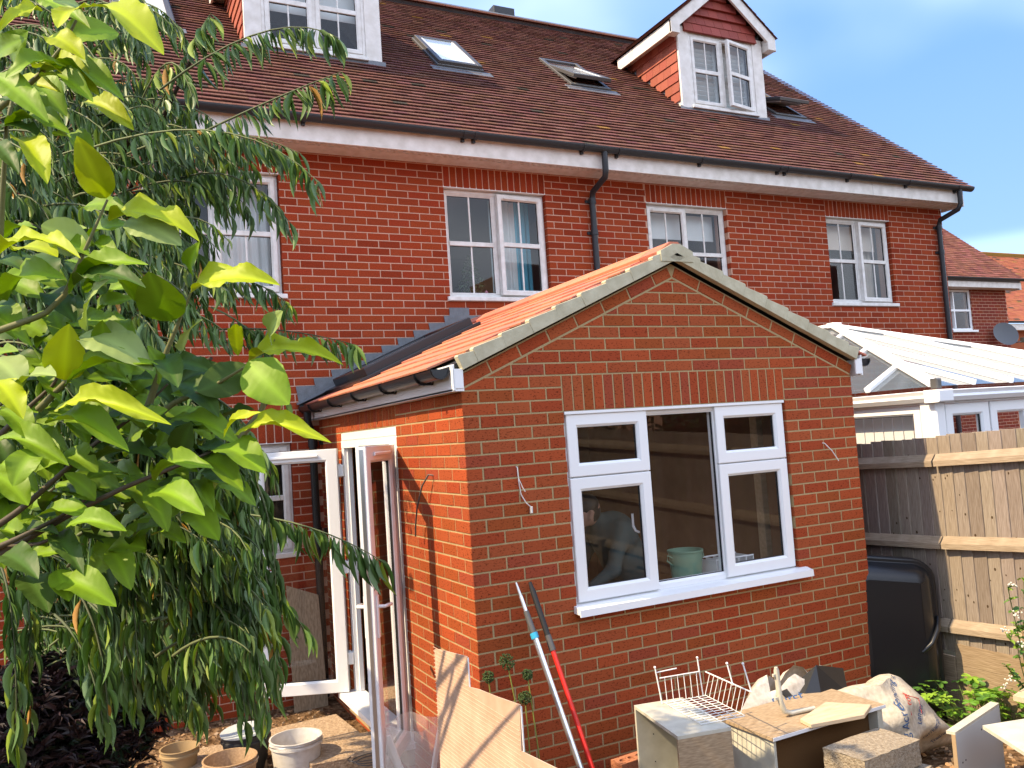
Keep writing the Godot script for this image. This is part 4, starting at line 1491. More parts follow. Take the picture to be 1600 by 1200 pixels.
func conservatory() -> void:
	var c := thing("conservatory", "white framed conservatory with translucent hipped roof beyond the fence", "conservatory")
	var lx := 4.05
	var rx := 7.45
	var fz := 0.0
	var ey := 2.47
	var bp := Vector3(5.70, 3.30, -2.45)
	var wall_p := Vector3(5.70, 3.30, HZ + 0.02)
	var e2 := Vector3(lx, ey, fz)
	var e3 := Vector3(rx, ey, fz)
	var rf_ := MB.new()
	rf_.tri(bp, e2, e3)
	rf_.quad(Vector3(lx, ey, HZ + 0.02), e2, bp, wall_p)
	rf_.quad(e3, Vector3(rx, ey, HZ + 0.02), wall_p, bp)
	var roof := part(c, "roof_sheet", rf_, M.conservatory_sheet)
	var up := Vector3(0, 0.025, 0)
	var lines := [[bp, e2, 0.05], [bp, e3, 0.05], [wall_p, bp, 0.055]]
	for i in range(1, 7):
		var x := lx + (rx - lx) * i / 7.0
		var f := (x - lx) / (bp.x - lx) if x < bp.x else (rx - x) / (rx - bp.x)
		lines.append([Vector3(x, lerpf(ey, bp.y, f), lerpf(fz, bp.z, f)), Vector3(x, ey, fz), 0.03])
	for zz in [-0.65, -1.35, -2.05, -2.75]:
		var f := clampf((zz - fz) / (bp.z - fz), 0, 1)
		lines.append([Vector3(lerpf(lx, bp.x, f), lerpf(ey, bp.y, f), zz), Vector3(lx, ey, zz), 0.03])
	for l in lines:
		var b := MB.new()
		var d: Vector3 = l[1] - l[0]
		b.box(Vector3(0, -0.012, -l[2]), Vector3(d.length(), 0.03, l[2]), 0.008, Transform3D(basis_from(d, Vector3.UP), l[0] + up * 0.3))
		part(roof, "glazing_bar", b, M.upvc)
	var cap := MB.new()
	cap.box(bp + Vector3(-0.07, -0.01, -0.05), bp + Vector3(0.07, 0.045, 0.06), 0.01)
	part(roof, "roof_boss", cap, M.upvc)
	var fl := MB.new()
	var g := []
	for r in [0.0, 0.1, 0.2]:
		var row := []
		for i in 10:
			row.append(Vector3(4.9 + 1.7 * i / 9.0, 3.36 + 0.10 - absf(4.9 + 1.7 * i / 9.0 - 5.7) * 0.42 - r * 0.2 + rf(-0.015, 0.015), HZ + 0.02 + r * 2.0 + rf(-0.01, 0.01)))
		g.append(row)
	fl.grid(g)
	part(c, "lead_flashing", fl, M.lead)
	var gu := MB.new()
	var prof := PackedVector2Array([Vector2(-0.05, -0.045), Vector2(0.03, -0.055), Vector2(0.055, -0.02), Vector2(0.045, 0.0), Vector2(0.06, 0.03), Vector2(0.052, 0.035), Vector2(-0.05, 0.035)])
	gu.extrude(prof, Transform3D(Basis(Vector3(0, 0, 1), Vector3.UP, Vector3(-1, 0, 0)), Vector3(rx + 0.06, ey - 0.07, fz + 0.05)), rx - lx + 0.12)
	var p2 := PackedVector2Array()
	for q in prof:
		p2.append(Vector2(-q.x, q.y))
	p2.reverse()
	gu.extrude(p2, Transform3D(Basis(), Vector3(lx - 0.05, ey - 0.07, HZ + 0.02)), -HZ - 0.02 + 0.05)
	gu.box(Vector3(lx - 0.12, ey - 0.13, fz - 0.02), Vector3(lx + 0.06, ey - 0.03, fz + 0.12), 0.01)
	part(c, "gutter", gu, M.upvc)
	var fin := MB.new()
	fin.box(Vector3(lx - 0.03, ey - 0.02, fz - 0.02), Vector3(lx + 0.03, ey + 0.06, fz + 0.05), 0.01)
	part(c, "hip_end_cap", fin, M.grey_metal)
	# frames below
	var f := MB.new()
	f.box(Vector3(lx - 0.03, ey - 0.145, HZ + 0.02), Vector3(lx + 0.04, ey - 0.125, fz - 0.11), 0.004)
	f.box(Vector3(lx + 0.06, ey - 0.145, fz - 0.04), Vector3(rx - 0.06, ey - 0.125, fz + 0.03), 0.004)
	f.box(Vector3(lx - 0.06, 0.0, fz - 0.11), Vector3(lx + 0.05, ey - 0.125, fz + 0.04), 0.01)
	f.box(Vector3(rx - 0.05, 0.0, fz - 0.11), Vector3(rx + 0.06, ey - 0.125, fz + 0.04), 0.01)
	f.box(Vector3(lx - 0.03, 0.0, HZ + 0.02), Vector3(lx + 0.05, 0.6, fz - 0.11))
	f.box(Vector3(lx + 0.06, 0.0, fz - 0.04), Vector3(rx - 0.06, 0.6, fz + 0.03))
	var fr := part(c, "wall_frame", f, M.upvc)
	for q in [[-1.15, -0.13], [-2.25, -1.17], [-3.4, -2.27]]:
		var s := MB.new()
		sash(s, q[0], 0.62, q[1], ey - 0.147, 0.075, 0.0, 0.05)
		var sxf := Transform3D(Basis(Vector3(0, 0, 1), Vector3.UP, Vector3(-1, 0, 0)), Vector3(lx + 0.02, 0, 0))
		part(fr, "casement", s, M.upvc, sxf)
		pane(fr, q[0] + 0.075, 0.7, q[1] - 0.075, ey - 0.222, 0.02, sxf)
	for q in [[0.07, 0.60], [0.62, 1.16], [1.5, 2.2], [2.25, 3.2]]:
		var s := MB.new()
		sash(s, lx + q[0], 0.62, lx + q[1], ey - 0.147, 0.095, fz - 0.03, fz + 0.025)
		part(fr, "casement", s, M.upvc)
		if q[0] != 0.62:
			pane(fr, lx + q[0] + 0.095, 0.72, lx + q[1] - 0.095, ey - 0.242, fz)
	var bl := MB.new()
	for i in 9:
		bl.box(Vector3(lx + 0.10, 0.7, -1.1 + i * 0.1), Vector3(lx + 0.108, ey - 0.2, -1.1 + i * 0.1 + 0.092))
	part(c, "vertical_blind", bl, M.curtain_white)
	var fl2 := MB.new()
	fl2.box(Vector3(lx + 0.06, -0.1, HZ + 0.05), Vector3(rx - 0.06, 0.12, fz - 0.06))
	part(c, "floor", fl2, M.slab)


func fence_top(zz: float) -> float:
	return 2.055 + 0.055 * clampf(zz + 0.4, -0.5, 6.0)


func fence() -> void:
	var f := thing("garden_fence", "weathered vertical feather-edge board fence with rails beside the extension", "fence")
	var fx := 3.75
	var variants := []
	for i in 9:
		var mb := MB.new()
		var k := rf(0.8, 1.15)
		mb.col = Color(0.345 * k, 0.298 * k * rf(0.97, 1.03), 0.25 * k * rf(0.94, 1.06))
		mb.prism(PackedVector2Array([Vector2(0, 0), Vector2(0.122, 0), Vector2(0.122, 1.58), Vector2(0, 1.58)]), Transform3D(Basis(Vector3.RIGHT, Vector3.UP, Vector3.BACK).rotated(Vector3.UP, -0.10), Vector3.ZERO), 0.013, 0.002, true)
		mb.col = Color(0.085, 0.055, 0.035)
		for n in 3 + i % 3:
			var knot := PackedVector2Array()
			var kr := rf(0.004, 0.009)
			for a in 7:
				knot.append(Vector2(cos(TAU * a / 7.0) * kr, sin(TAU * a / 7.0) * kr * 1.4))
			mb.prism(knot, Transform3D(Basis(Vector3.UP, -0.10), Vector3.ZERO) * Transform3D(Basis(), Vector3(rf(0.03, 0.1), rf(0.05, 1.5), 0.012)), 0.0016)
		variants.append(mb.mesh())
	var z := -3.4
	while z < 5.0:
		var b: MeshInstance3D = part(f, "board", variants[rng.randi() % 9], M.fence_wood, Transform3D(Basis(Vector3(0, 0, 1), Vector3.UP, Vector3(-1, 0, 0)).rotated(Vector3.RIGHT, rf(-0.006, 0.006)), Vector3(fx, fence_top(z) - 1.58 + rf(-0.006, 0.006), z)))
		b.position.x += rf(-0.002, 0.002)
		z += 0.1
	for q in [-0.19, -0.80, -1.41]:
		var zz := -3.4
		while zz < 4.9:
			var r := MB.new()
			var k := rf(0.95, 1.15)
			r.col = Color(0.40 * k, 0.325 * k, 0.24 * k)
			var y0: float = fence_top(zz) + q
			var y1: float = fence_top(zz + 1.79) + q
			var d := Vector3(0, y1 - y0, 1.79)
			r.extrude(PackedVector2Array([Vector2(0.0, -0.035), Vector2(0.0, 0.055), Vector2(0.012, 0.055), Vector2(0.06, 0.005), Vector2(0.06, -0.035)]), Transform3D(Basis(Vector3(-1, 0, 0), d.normalized().cross(Vector3.RIGHT), -d.normalized()), Vector3(fx - 0.012, y1, zz + 1.79)), d.length() - 0.004)
			part(f, "rail", r, M.rail_wood)
			zz += 1.8
	for q in [[0.0, 0.15], [0.152, 0.62]]:
		var zz := -3.4
		while zz < 4.9:
			var gb := MB.new()
			gb.col = Color(0.36, 0.275, 0.185) * rf(0.9, 1.1)
			var y: float = fence_top(zz + 0.9) - 1.58
			gb.box(Vector3(fx - 0.025, y - q[1], zz), Vector3(fx - 0.0, y - q[0], zz + 1.79), 0.003)
			part(f, "gravel_board", gb, M.rail_wood)
			zz += 1.8
	for zz in [-2.6, 0.78, 2.6, 4.4]:
		var p := MB.new()
		p.col = Color(0.33, 0.24, 0.15)
		p.box(Vector3(fx - 0.11, -0.3, zz), Vector3(fx - 0.03, fence_top(zz) - 1.36, zz + 0.08), 0.004)
		part(f, "post", p, M.rail_wood)


func garden_hedge() -> void:
	var o := thing("garden_hedge", "tall dark green hedge across the back of the garden, mirrored in the panes", "hedge", "", Vector3(3.0, 0.6, 7.2))
	var core := MB.new()
	core.box(Vector3(-11, -0.2, -0.25), Vector3(9, 1.65, 0.25))
	part(o, "core", core, M.bark)
	var lf := MB.new()
	for i in 9000:
		var p := Vector3(rf(-11, 9), rf(0, 1.9), -0.25 - rf(0.0, 0.2))
		if rng.randf() < 0.2:
			p = Vector3(rf(-11, 9), 1.6 + rf(0, 0.4), rf(-0.3, 0.3))
		var k := rf(0.5, 1.3)
		lf.col = Color(0.05 * k, 0.085 * k, 0.025 * k)
		var b := Basis.from_euler(Vector3(rf(-1, 1), rf(0, TAU), rf(-1, 1)))
		lf.quad(p, p + b * Vector3(0.035, 0.01, 0.05), p + b * Vector3(0, 0, 0.12), p + b * Vector3(-0.035, 0.01, 0.05))
	part(o, "foliage", lf, M.leaf_dark).set_meta("kind", "stuff")


func curtain(name_: String, label: String, a: Vector3, w: float, h: float, mat: Material, cols: Array, folds := 7.0, amp := 0.022) -> void:
	var mb := MB.new()
	var n := 42
	for i in n:
		var u0 := float(i) / n
		var u1 := float(i + 1) / n
		mb.col = cols[int(u0 * cols.size()) % cols.size()]
		var z0 := sin(u0 * TAU * folds) * amp
		var z1 := sin(u1 * TAU * folds) * amp
		var n0 := Vector3(-cos(u0 * TAU * folds) * amp * TAU * folds / w, 0, 1).normalized()
		var n1 := Vector3(-cos(u1 * TAU * folds) * amp * TAU * folds / w, 0, 1).normalized()
		mb.quadn(a + Vector3(u0 * w, 0, z0), a + Vector3(u1 * w, 0, z1), a + Vector3(u1 * w, h, z1), a + Vector3(u0 * w, h, z0), n0, n1, n1, n0)
	solo(name_, label, "curtain", mb, mat)


# smooth union of tapered capsules meshed as surface nets
func body(bones: Array, lo: Vector3, hi: Vector3, cell: float, k := 0.035) -> MB:
	var nx := int((hi.x - lo.x) / cell) + 2
	var ny := int((hi.y - lo.y) / cell) + 2
	var nz := int((hi.z - lo.z) / cell) + 2
	var f := PackedFloat32Array()
	f.resize(nx * ny * nz)
	f.fill(1.0)
	for b in bones:
		var a: Vector3 = b[0]
		var c: Vector3 = b[1]
		var ra: float = b[2]
		var rb: float = b[3]
		var m := maxf(ra, rb) + 0.07
		var p0 := Vector3(minf(a.x, c.x), minf(a.y, c.y), minf(a.z, c.z)) - Vector3(m, m, m)
		var p1 := Vector3(maxf(a.x, c.x), maxf(a.y, c.y), maxf(a.z, c.z)) + Vector3(m, m, m)
		var i0 := ((p0 - lo) / cell).floor().clamp(Vector3.ZERO, Vector3(nx - 1, ny - 1, nz - 1))
		var i1 := ((p1 - lo) / cell).ceil().clamp(Vector3.ZERO, Vector3(nx - 1, ny - 1, nz - 1))
		var d := c - a
		var dd := maxf(d.length_squared(), 0.000001)
		for z in range(int(i0.z), int(i1.z) + 1):
			for y in range(int(i0.y), int(i1.y) + 1):
				for x in range(int(i0.x), int(i1.x) + 1):
					var p := lo + Vector3(x, y, z) * cell
					var t := clampf((p - a).dot(d) / dd, 0, 1)
					var s := p.distance_to(a + d * t) - lerpf(ra, rb, t)
					var at_ := (z * ny + y) * nx + x
					var h := clampf(0.5 + 0.5 * (f[at_] - s) / k, 0, 1)
					f[at_] = lerpf(f[at_], s, h) - k * h * (1 - h)
	var idx := {}
	var vs := []
	var ns := []
	for z in nz - 1:
		for y in ny - 1:
			for x in nx - 1:
				var sum := Vector3.ZERO
				var cnt := 0
				var base := (z * ny + y) * nx + x
				var mask := 0
				for q in 8:
					if f[base + (q & 1) + ((q >> 1) & 1) * nx + (q >> 2) * nx * ny] < 0:
						mask |= 1 << q
				if mask == 0 or mask == 255:
					continue
				for ed in [[0, 1], [2, 3], [4, 5], [6, 7], [0, 2], [1, 3], [4, 6], [5, 7], [0, 4], [1, 5], [2, 6], [3, 7]]:
					var qa: int = ed[0]
					var qb: int = ed[1]
					if ((mask >> qa) & 1) != ((mask >> qb) & 1):
						var va := f[base + (qa & 1) + ((qa >> 1) & 1) * nx + (qa >> 2) * nx * ny]
						var vb := f[base + (qb & 1) + ((qb >> 1) & 1) * nx + (qb >> 2) * nx * ny]
						var t := va / (va - vb)
						var ca := Vector3(qa & 1, (qa >> 1) & 1, qa >> 2)
						var cb := Vector3(qb & 1, (qb >> 1) & 1, qb >> 2)
						sum += ca.lerp(cb, t)
						cnt += 1
				idx[base] = vs.size()
				vs.append(lo + (Vector3(x, y, z) + sum / cnt) * cell)
				ns.append(Vector3(f[base + 1] - f[base], f[base + nx] - f[base], f[base + nx * ny] - f[base]).normalized())
	var mb := MB.new()
	for z in range(1, nz - 1):
		for y in range(1, ny - 1):
			for x in range(1, nx - 1):
				var base := (z * ny + y) * nx + x
				for ax in 3:
					var st: int = [1, nx, nx * ny][ax]
					var u: int = [nx, nx * ny, 1][ax]
					var w: int = [nx * ny, 1, nx][ax]
					var a := f[base] < 0
					if a == (f[base + st] < 0):
						continue
					var q := [base, base - u, base - u - w, base - w]
					if not (idx.has(q[0]) and idx.has(q[1]) and idx.has(q[2]) and idx.has(q[3])):
						continue
					var i := [idx[q[0]], idx[q[1]], idx[q[2]], idx[q[3]]]
					if not a:
						i.reverse()
					mb.quadn(vs[i[0]], vs[i[1]], vs[i[2]], vs[i[3]], ns[i[0]], ns[i[1]], ns[i[2]], ns[i[3]])
	return mb


func person() -> void:
	var base := Vector3(1.50, 0.245, -0.85)
	var o := thing("person", "person in grey jumper bending over inside the extension, back to the window", "person", "", base)
	var bn := []
	# hips, bent back, shoulders: facing away to the left
	var hip := Vector3(0.16, 0.92, 0.0)
	var chest := Vector3(0.0, 1.28, 0.0)
	var neck := Vector3(-0.15, 1.41, 0.0)
	var head := Vector3(-0.25, 1.45, 0.02)
	bn.append([hip, Vector3(0.08, 1.1, 0), 0.16, 0.165])
	bn.append([Vector3(0.08, 1.1, 0), chest, 0.165, 0.175])
	bn.append([chest + Vector3(0, 0, -0.1), chest + Vector3(0, 0, 0.1), 0.13, 0.13])
	bn.append([chest, neck, 0.14, 0.06])
	for s in [-1, 1]:
		var sh := chest + Vector3(-0.03, 0.05, s * 0.17)
		var el := sh + Vector3(-0.13, -0.27, s * 0.05)
		var wr := el + Vector3(-0.2, -0.12, -s * 0.05)
		bn.append([sh, el, 0.068, 0.05])
		bn.append([el, wr, 0.05, 0.034])
		var hp := hip + Vector3(0, -0.03, s * 0.09)
		var kn := Vector3(0.10, 0.48, s * 0.1)
		var an := Vector3(0.18, 0.09, s * 0.11)
		bn.append([hp, kn, 0.095, 0.065])
		bn.append([kn, an, 0.062, 0.045])
		bn.append([an + Vector3(0, -0.045, 0), an + Vector3(-0.17, -0.05, 0), 0.042, 0.035])
	part(o, "body", body(bn, Vector3(-0.55, 0.0, -0.45), Vector3(0.45, 1.6, 0.45), 0.018), M.jumper)
	var hb := [[head, head + Vector3(0.04, 0.05, 0), 0.085, 0.088], [head + Vector3(-0.05, -0.05, 0), head + Vector3(-0.06, -0.09, 0), 0.055, 0.04], [head + Vector3(-0.08, 0.0, 0), head + Vector3(-0.105, -0.025, 0), 0.016, 0.015], [neck, head, 0.055, 0.06], [head + Vector3(0.0, -0.02, 0.085), head + Vector3(0.01, 0.02, 0.09), 0.014, 0.02], [head + Vector3(0.0, -0.02, -0.085), head + Vector3(0.01, 0.02, -0.09), 0.014, 0.02]]
	part(o, "head", body(hb, head - Vector3(0.2, 0.22, 0.17), head + Vector3(0.2, 0.2, 0.17), 0.009, 0.02), M.skin)
	var hr := [[head + Vector3(0.03, 0.05, 0), head + Vector3(0.05, 0.02, 0), 0.1, 0.085], [head + Vector3(-0.03, 0.07, 0), head + Vector3(0.03, 0.07, 0), 0.07, 0.08]]
	part(o, "hair", body(hr, head - Vector3(0.2, 0.16, 0.17), head + Vector3(0.2, 0.2, 0.17), 0.01, 0.02), M.hair)
	for s in [-1, 1]:
		var wr := chest + Vector3(-0.36, -0.34, s * 0.17)
		var hn := [[wr, wr + Vector3(-0.07, -0.03, 0), 0.03, 0.036]]
		for k in 4:
			var kp := wr + Vector3(-0.08, -0.035, (k - 1.5) * 0.019)
			hn.append([kp, kp + Vector3(-0.035, -0.012 - 0.004 * k, 0), 0.0095, 0.009])
			hn.append([kp + Vector3(-0.035, -0.012 - 0.004 * k, 0), kp + Vector3(-0.055, -0.04, 0), 0.009, 0.008])
		hn.append([wr + Vector3(-0.03, -0.01, -s * 0.03), wr + Vector3(-0.075, -0.015, -s * 0.055), 0.011, 0.009])
		part(o, "hand", body(hn, wr - Vector3(0.17, 0.13, 0.1), wr + Vector3(0.06, 0.06, 0.1), 0.006, 0.008), M.skin)


func room_things() -> void:
	curtain("turquoise_curtain", "turquoise and white curtain behind the half-open upstairs window casement", Vector3(2.08, 3.80, HZ - 0.34), 0.50, 1.12, M.curtain_blue, [Color(0.42, 0.58, 0.6), Color(0.62, 0.68, 0.66), Color(0.62, 0.68, 0.66), Color(0.10, 0.36, 0.46), Color(0.10, 0.36, 0.46)], 5.0)
	curtain("white_curtain", "white net curtain behind the upstairs window by the willow", Vector3(-0.82, 3.80, HZ - 0.34), 0.55, 1.12, M.curtain_white, [Color.WHITE], 6.0)
	curtain("sheer_curtain", "beige sheer curtain in the end upstairs window beside the downpipe", Vector3(7.72, 3.80, HZ - 0.34), 0.33, 1.12, M.blind_warm, [Color.WHITE], 4.0)
	for q in [[WX[2] + 0.06, M.blind, "pale roller blind pulled partly down in the window above the gable", 0.32], [WX[3] + 0.04, M.blind_warm, "cream roller blind pulled partly down in the end upstairs window", 0.34]]:
		var b := MB.new()
		b.box(Vector3(q[0], 4.90 - q[3], HZ - 0.24), Vector3(q[0] + 1.1, 4.88, HZ - 0.237))
		b.box(Vector3(q[0], 4.885 - q[3], HZ - 0.246), Vector3(q[0] + 1.1, 4.90 - q[3], HZ - 0.232), 0.003)
		solo("roller_blind", q[2], "blind", b, q[1])
	# shutters in the tile-hung dormer, blind in the other
	var sb := thing("window_shutters", "white slatted shutters behind the open dormer window", "shutters", "", Vector3(6.21, 6.74, -4.62))
	for k in 2:
		var fr := MB.new()
		var x0 := -0.54 + k * 0.55
		sash(fr, x0, 0.0, x0 + 0.53, 0.96, 0.045, -0.015, 0.015)
		var frn := part(sb, "shutter_frame", fr, M.blind)
		for i in 13:
			var sl := MB.new()
			sl.box(Vector3(x0 + 0.046, -0.032, -0.004), Vector3(x0 + 0.484, 0.032, 0.004), 0.002, Transform3D(Basis(Vector3.RIGHT, 0.75), Vector3(0, 0.08 + i * 0.0665, 0)))
			part(frn, "slat", sl, M.blind)
	var db := MB.new()
	db.box(Vector3(-0.13, 7.16, -4.66), Vector3(0.97, 7.72, -4.655))
	solo("roller_blind", "pale roller blind drawn half down in the dormer above the willow", "blind", db, M.blind)
	# on the upstairs sill
	var hp := thing("house_plant", "leafy dark green pot plant on the upstairs windowsill behind the glass", "plant", "", Vector3(1.80, 3.74, HZ - 0.30))
	var pot := MB.new()
	pot.lathe([Vector2(0.001, 0.0), Vector2(0.05, 0.0), Vector2(0.065, 0.1), Vector2(0.055, 0.1), Vector2(0.05, 0.09), Vector2(0.001, 0.09)], Transform3D(), 16)
	part(hp, "pot", pot, M.curtain_white)
	var fo := MB.new()
	for i in 420:
		var y := rf(0.06, 0.52)
		var r := (0.16 * (1.0 - absf(y - 0.2) / 0.36)) * sqrt(rng.randf())
		var a := rf(0, TAU)
		var p := Vector3(cos(a) * r, y, sin(a) * r * 0.7)
		fo.col = Color(0.03, 0.06, 0.02) * rf(0.6, 1.6)
		var b := Basis.from_euler(Vector3(rf(-1, 1), rf(0, TAU), rf(-1, 1)))
		fo.quad(p, p + b * Vector3(0.012, 0.006, 0.02), p + b * Vector3(0.0, 0.0, 0.05), p + b * Vector3(-0.012, 0.006, 0.02))
	part(hp, "leaves", fo, M.leaf_dark).set_meta("kind", "stuff")
	var fig := MB.new()
	fig.lathe([Vector2(0.001, 0), Vector2(0.02, 0), Vector2(0.028, 0.04), Vector2(0.014, 0.07), Vector2(0.02, 0.085), Vector2(0.001, 0.115)], Transform3D(Basis(), Vector3(1.93, 3.775, HZ - 0.2)), 12)
	solo("figurine", "tiny pink figurine on the upstairs windowsill beside the plant", "figurine", fig, M.petal)
	person()
	# on the extension's window board
	var pl := thing("green_pail", "sage green pail with two side handles on the extension's windowsill", "pail", "", Vector3(1.72, 1.223, -0.29))
	var pb := MB.new()
	pb.lathe([Vector2(0.001, 0.0), Vector2(0.095, 0.0), Vector2(0.10, 0.01), Vector2(0.118, 0.20), Vector2(0.124, 0.205), Vector2(0.124, 0.215), Vector2(0.112, 0.215), Vector2(0.10, 0.03), Vector2(0.001, 0.02)], Transform3D(), 32)
	part(pl, "body", pb, M.green_pail)
	for s in [-1, 1]:
		var hd := MB.new()
		hd.tube([Vector3(s * 0.112, 0.17, 0), Vector3(s * 0.15, 0.19, 0), Vector3(s * 0.155, 0.155, 0), Vector3(s * 0.112, 0.12, 0)], 0.006, 6)
		part(pl, "handle", hd, M.green_pail)
	var ra := thing("dish_rack", "white plastic rack beside the green pail on the sill", "rack", "", Vector3(2.08, 1.223, -0.3))
	var rb := MB.new()
	for k in [[-0.17, 0.0, -0.1, 0.17, 0.02, -0.085], [-0.17, 0.0, 0.085, 0.17, 0.02, 0.1], [-0.17, 0.12, -0.1, 0.17, 0.13, -0.088], [-0.17, 0.12, 0.088, 0.17, 0.13, 0.1]]:
		rb.box(Vector3(k[0], k[1], k[2]), Vector3(k[3], k[4], k[5]), 0.003)
	part(ra, "rail", rb, M.upvc)
	for i in 6:
		var up := MB.new()
		up.box(Vector3(-0.168 + i * 0.066, 0.02, -0.098), Vector3(-0.162 + i * 0.066, 0.12, 0.098))
		part(ra, "divider", up, M.upvc)
	var stand_in := MB.new()  # added upright, stands in for a post reflected in the right pane
	stand_in.box(Vector3(2.70, 0.247, -0.64), Vector3(2.77, 2.55, -0.56), 0.004)
	solo("mirrored_post_stand_in", "added upright timber post standing in for a post mirrored in the right pane", "timber", stand_in, M.board_wood)


func tub(called: String, label: String, pos: Vector3, r0: float, r1: float, h: float, mat: Material, handle := true) -> Node3D:
	var t := thing(called, label, "bucket", "", pos)
	var b := MB.new()
	b.lathe([Vector2(0.001, 0.0), Vector2(r0, 0.0), Vector2(r0 + 0.004, 0.008), Vector2(r1 - 0.002, h - 0.05), Vector2(r1 + 0.008, h - 0.05), Vector2(r1 + 0.008, h - 0.035), Vector2(r1, h - 0.03), Vector2(r1 + 0.003, h - 0.006), Vector2(r1 + 0.009, h - 0.004), Vector2(r1 + 0.008, h), Vector2(r1 - 0.003, h), Vector2(r0 - 0.004, 0.02), Vector2(0.001, 0.018)], Transform3D(), 40)
	part(t, "body", b, mat)
	if handle:
		var hd := MB.new()
		var p := []
		for i in 17:
			var a := PI * i / 16.0
			p.append(Vector3(cos(a) * (r1 + 0.012), h - 0.03 + sin(a) * 0.015, sin(a) * (r1 + 0.012)))
		hd.tube(p, 0.0028, 6)
		part(t, "handle", hd, M.steel)
	return t


func left_yard() -> void:
	# slabs by the door
	for q in [[Vector3(-0.46, 0.0, -2.32), 0.60, 0.66, 0.10, "worn paving slab below the door cill"], [Vector3(-0.36, 0.0, -1.72), 0.55, 0.44, 0.15, "thick broken paving slab standing proud beside the white bucket"], [Vector3(-1.15, 0.0, -2.35), 0.62, 0.6, 0.06, "dusty paving slab under the willow tips"]]:
		var s := MB.new()
		s.box(Vector3(-q[1] / 2, 0, -q[2] / 2), Vector3(q[1] / 2, q[3], q[2] / 2), 0.012, Transform3D(Basis(Vector3.UP, rf(-0.08, 0.1)), q[0]))
		solo("paving_slab", q[4], "slab", s, M.slab)
	var pw := MB.new()
	pw.prism(PackedVector2Array([Vector2(0, 0), Vector2(0.30, 0), Vector2(0.28, 0.98), Vector2(0.0, 1.10)]), Transform3D(Basis.from_euler(Vector3(-0.09, 0.0, 0)), Vector3(-0.40, 0.0, -3.27)), 0.018, 0.002, true)
	solo("plywood_offcut", "dirty plywood offcut leaning on the house wall behind the open door", "board", pw, M.plywood)
	tub("white_bucket", "white builder's bucket with thin wire handle near the door", Vector3(-0.70, 0.01, -1.72), 0.145, 0.175, 0.28, M.bucket_white)
	var bt := tub("black_tub", "black rubber tub with a pale tray on top near the slab", Vector3(-0.98, 0.01, -2.12), 0.13, 0.17, 0.26, M.old_plastic, false)
	var tr := MB.new()
	tr.lathe([Vector2(0.001, 0.262), Vector2(0.11, 0.262), Vector2(0.165, 0.275), Vector2(0.167, 0.28), Vector2(0.11, 0.272), Vector2(0.001, 0.272)], Transform3D(Basis.from_euler(Vector3(0.05, 0, 0.06))), 24)
	part(bt, "tray", tr, M.melamine_grey)
	tub("buff_bucket", "mortar-caked buff bucket standing under the willow", Vector3(-1.16, 0.01, -1.62), 0.14, 0.17, 0.27, M.bucket_buff)
	tub("yellow_pot", "small sand-coloured pot behind the willow leaves", Vector3(-1.42, 0.0, -2.35), 0.10, 0.13, 0.19, M.sand, false)
	var rs := MB.new()
	var g := []
	for i in 7:
		var row := []
		for j in 13:
			var a := TAU * j / 12.0
			var r: float = [0.12, 0.17, 0.18, 0.17, 0.13, 0.06, 0.002][i] * (1.0 + 0.12 * sin(a * 3.0 + i))
			row.append(Vector3(-1.46 - cos(a) * r, [0.0, 0.03, 0.07, 0.11, 0.14, 0.155, 0.16][i], -1.72 + sin(a) * r * 0.8))
		g.append(row)
	rs.grid(g)
	solo("red_sack", "crumpled red sack lying in the shade beside the buff bucket", "sack", rs, M.red_sack)
	tub("grey_pot", "dark plastic pot half hidden below the willow", Vector3(-1.72, 0.0, -1.75), 0.12, 0.15, 0.2, M.old_plastic, false)
	# clear sack of rubble between the door and the cardboard
	var bag := thing("clear_sack", "clear plastic sack half filled with sand beside the brick corner", "sack", "", Vector3(-0.20, 0.02, -0.62))
	var cs := MB.new()
	var cg := []
	for i in 10:
		var row := []
		var t := i / 9.0
		for j in 25:
			var a := TAU * j / 24.0
			var r := 0.19 * (1.0 + 0.06 * sin(a * 5.0 + t * 4.0) + 0.05 * sin(a * 9.0 - t * 7.0)) * (0.85 if i == 0 else 1.0) * (1.0 - 0.10 * t)
			row.append(Vector3(-cos(a) * r, 0.56 * t + 0.02 * sin(a * 3.0) * t, sin(a) * r * 0.85))
		cg.append(row)
	cs.grid(cg)
	part(bag, "film", cs, M.clear_film)
	var fill := MB.new()
	fill.lathe([Vector2(0.001, 0.0), Vector2(0.15, 0.0), Vector2(0.165, 0.03), Vector2(0.163, 0.16), Vector2(0.12, 0.2), Vector2(0.001, 0.22)], Transform3D(), 20)
	part(bag, "sand_fill", fill, M.sand)
	for i in 4:
		var st := MB.new()
		st.box(Vector3(-0.02, 0.12, -0.008), Vector3(0.02, 0.46, 0.008), 0.004, Transform3D(Basis.from_euler(Vector3(rf(-0.2, 0.2), rf(0, 3), -0.35 + rf(-0.1, 0.1))), Vector3(-0.05 + i * 0.035, 0.05, rf(-0.06, 0.06))))
		part(bag, "plaster_scrap", st, M.curtain_white)
	var cc := MB.new()
	var cp := []
	for i in 40:
		var a := i * 0.42
		cp.append(Vector3(-0.28 + cos(a) * (0.09 + 0.002 * i), 0.15 + i * 0.0012, -1.30 + sin(a) * 0.08))
	cc.tube(cp, 0.004, 5)
	solo("cable_coil", "thin grey cable coil on the ground by the door leaf", "cable", cc, M.grey_metal)
	# cardboard sheet on edge
	var cb := thing("cardboard_sheet", "stepped sheet of brown corrugated cardboard standing on edge before the corner", "cardboard")
	var face := []
	var cx := -0.30
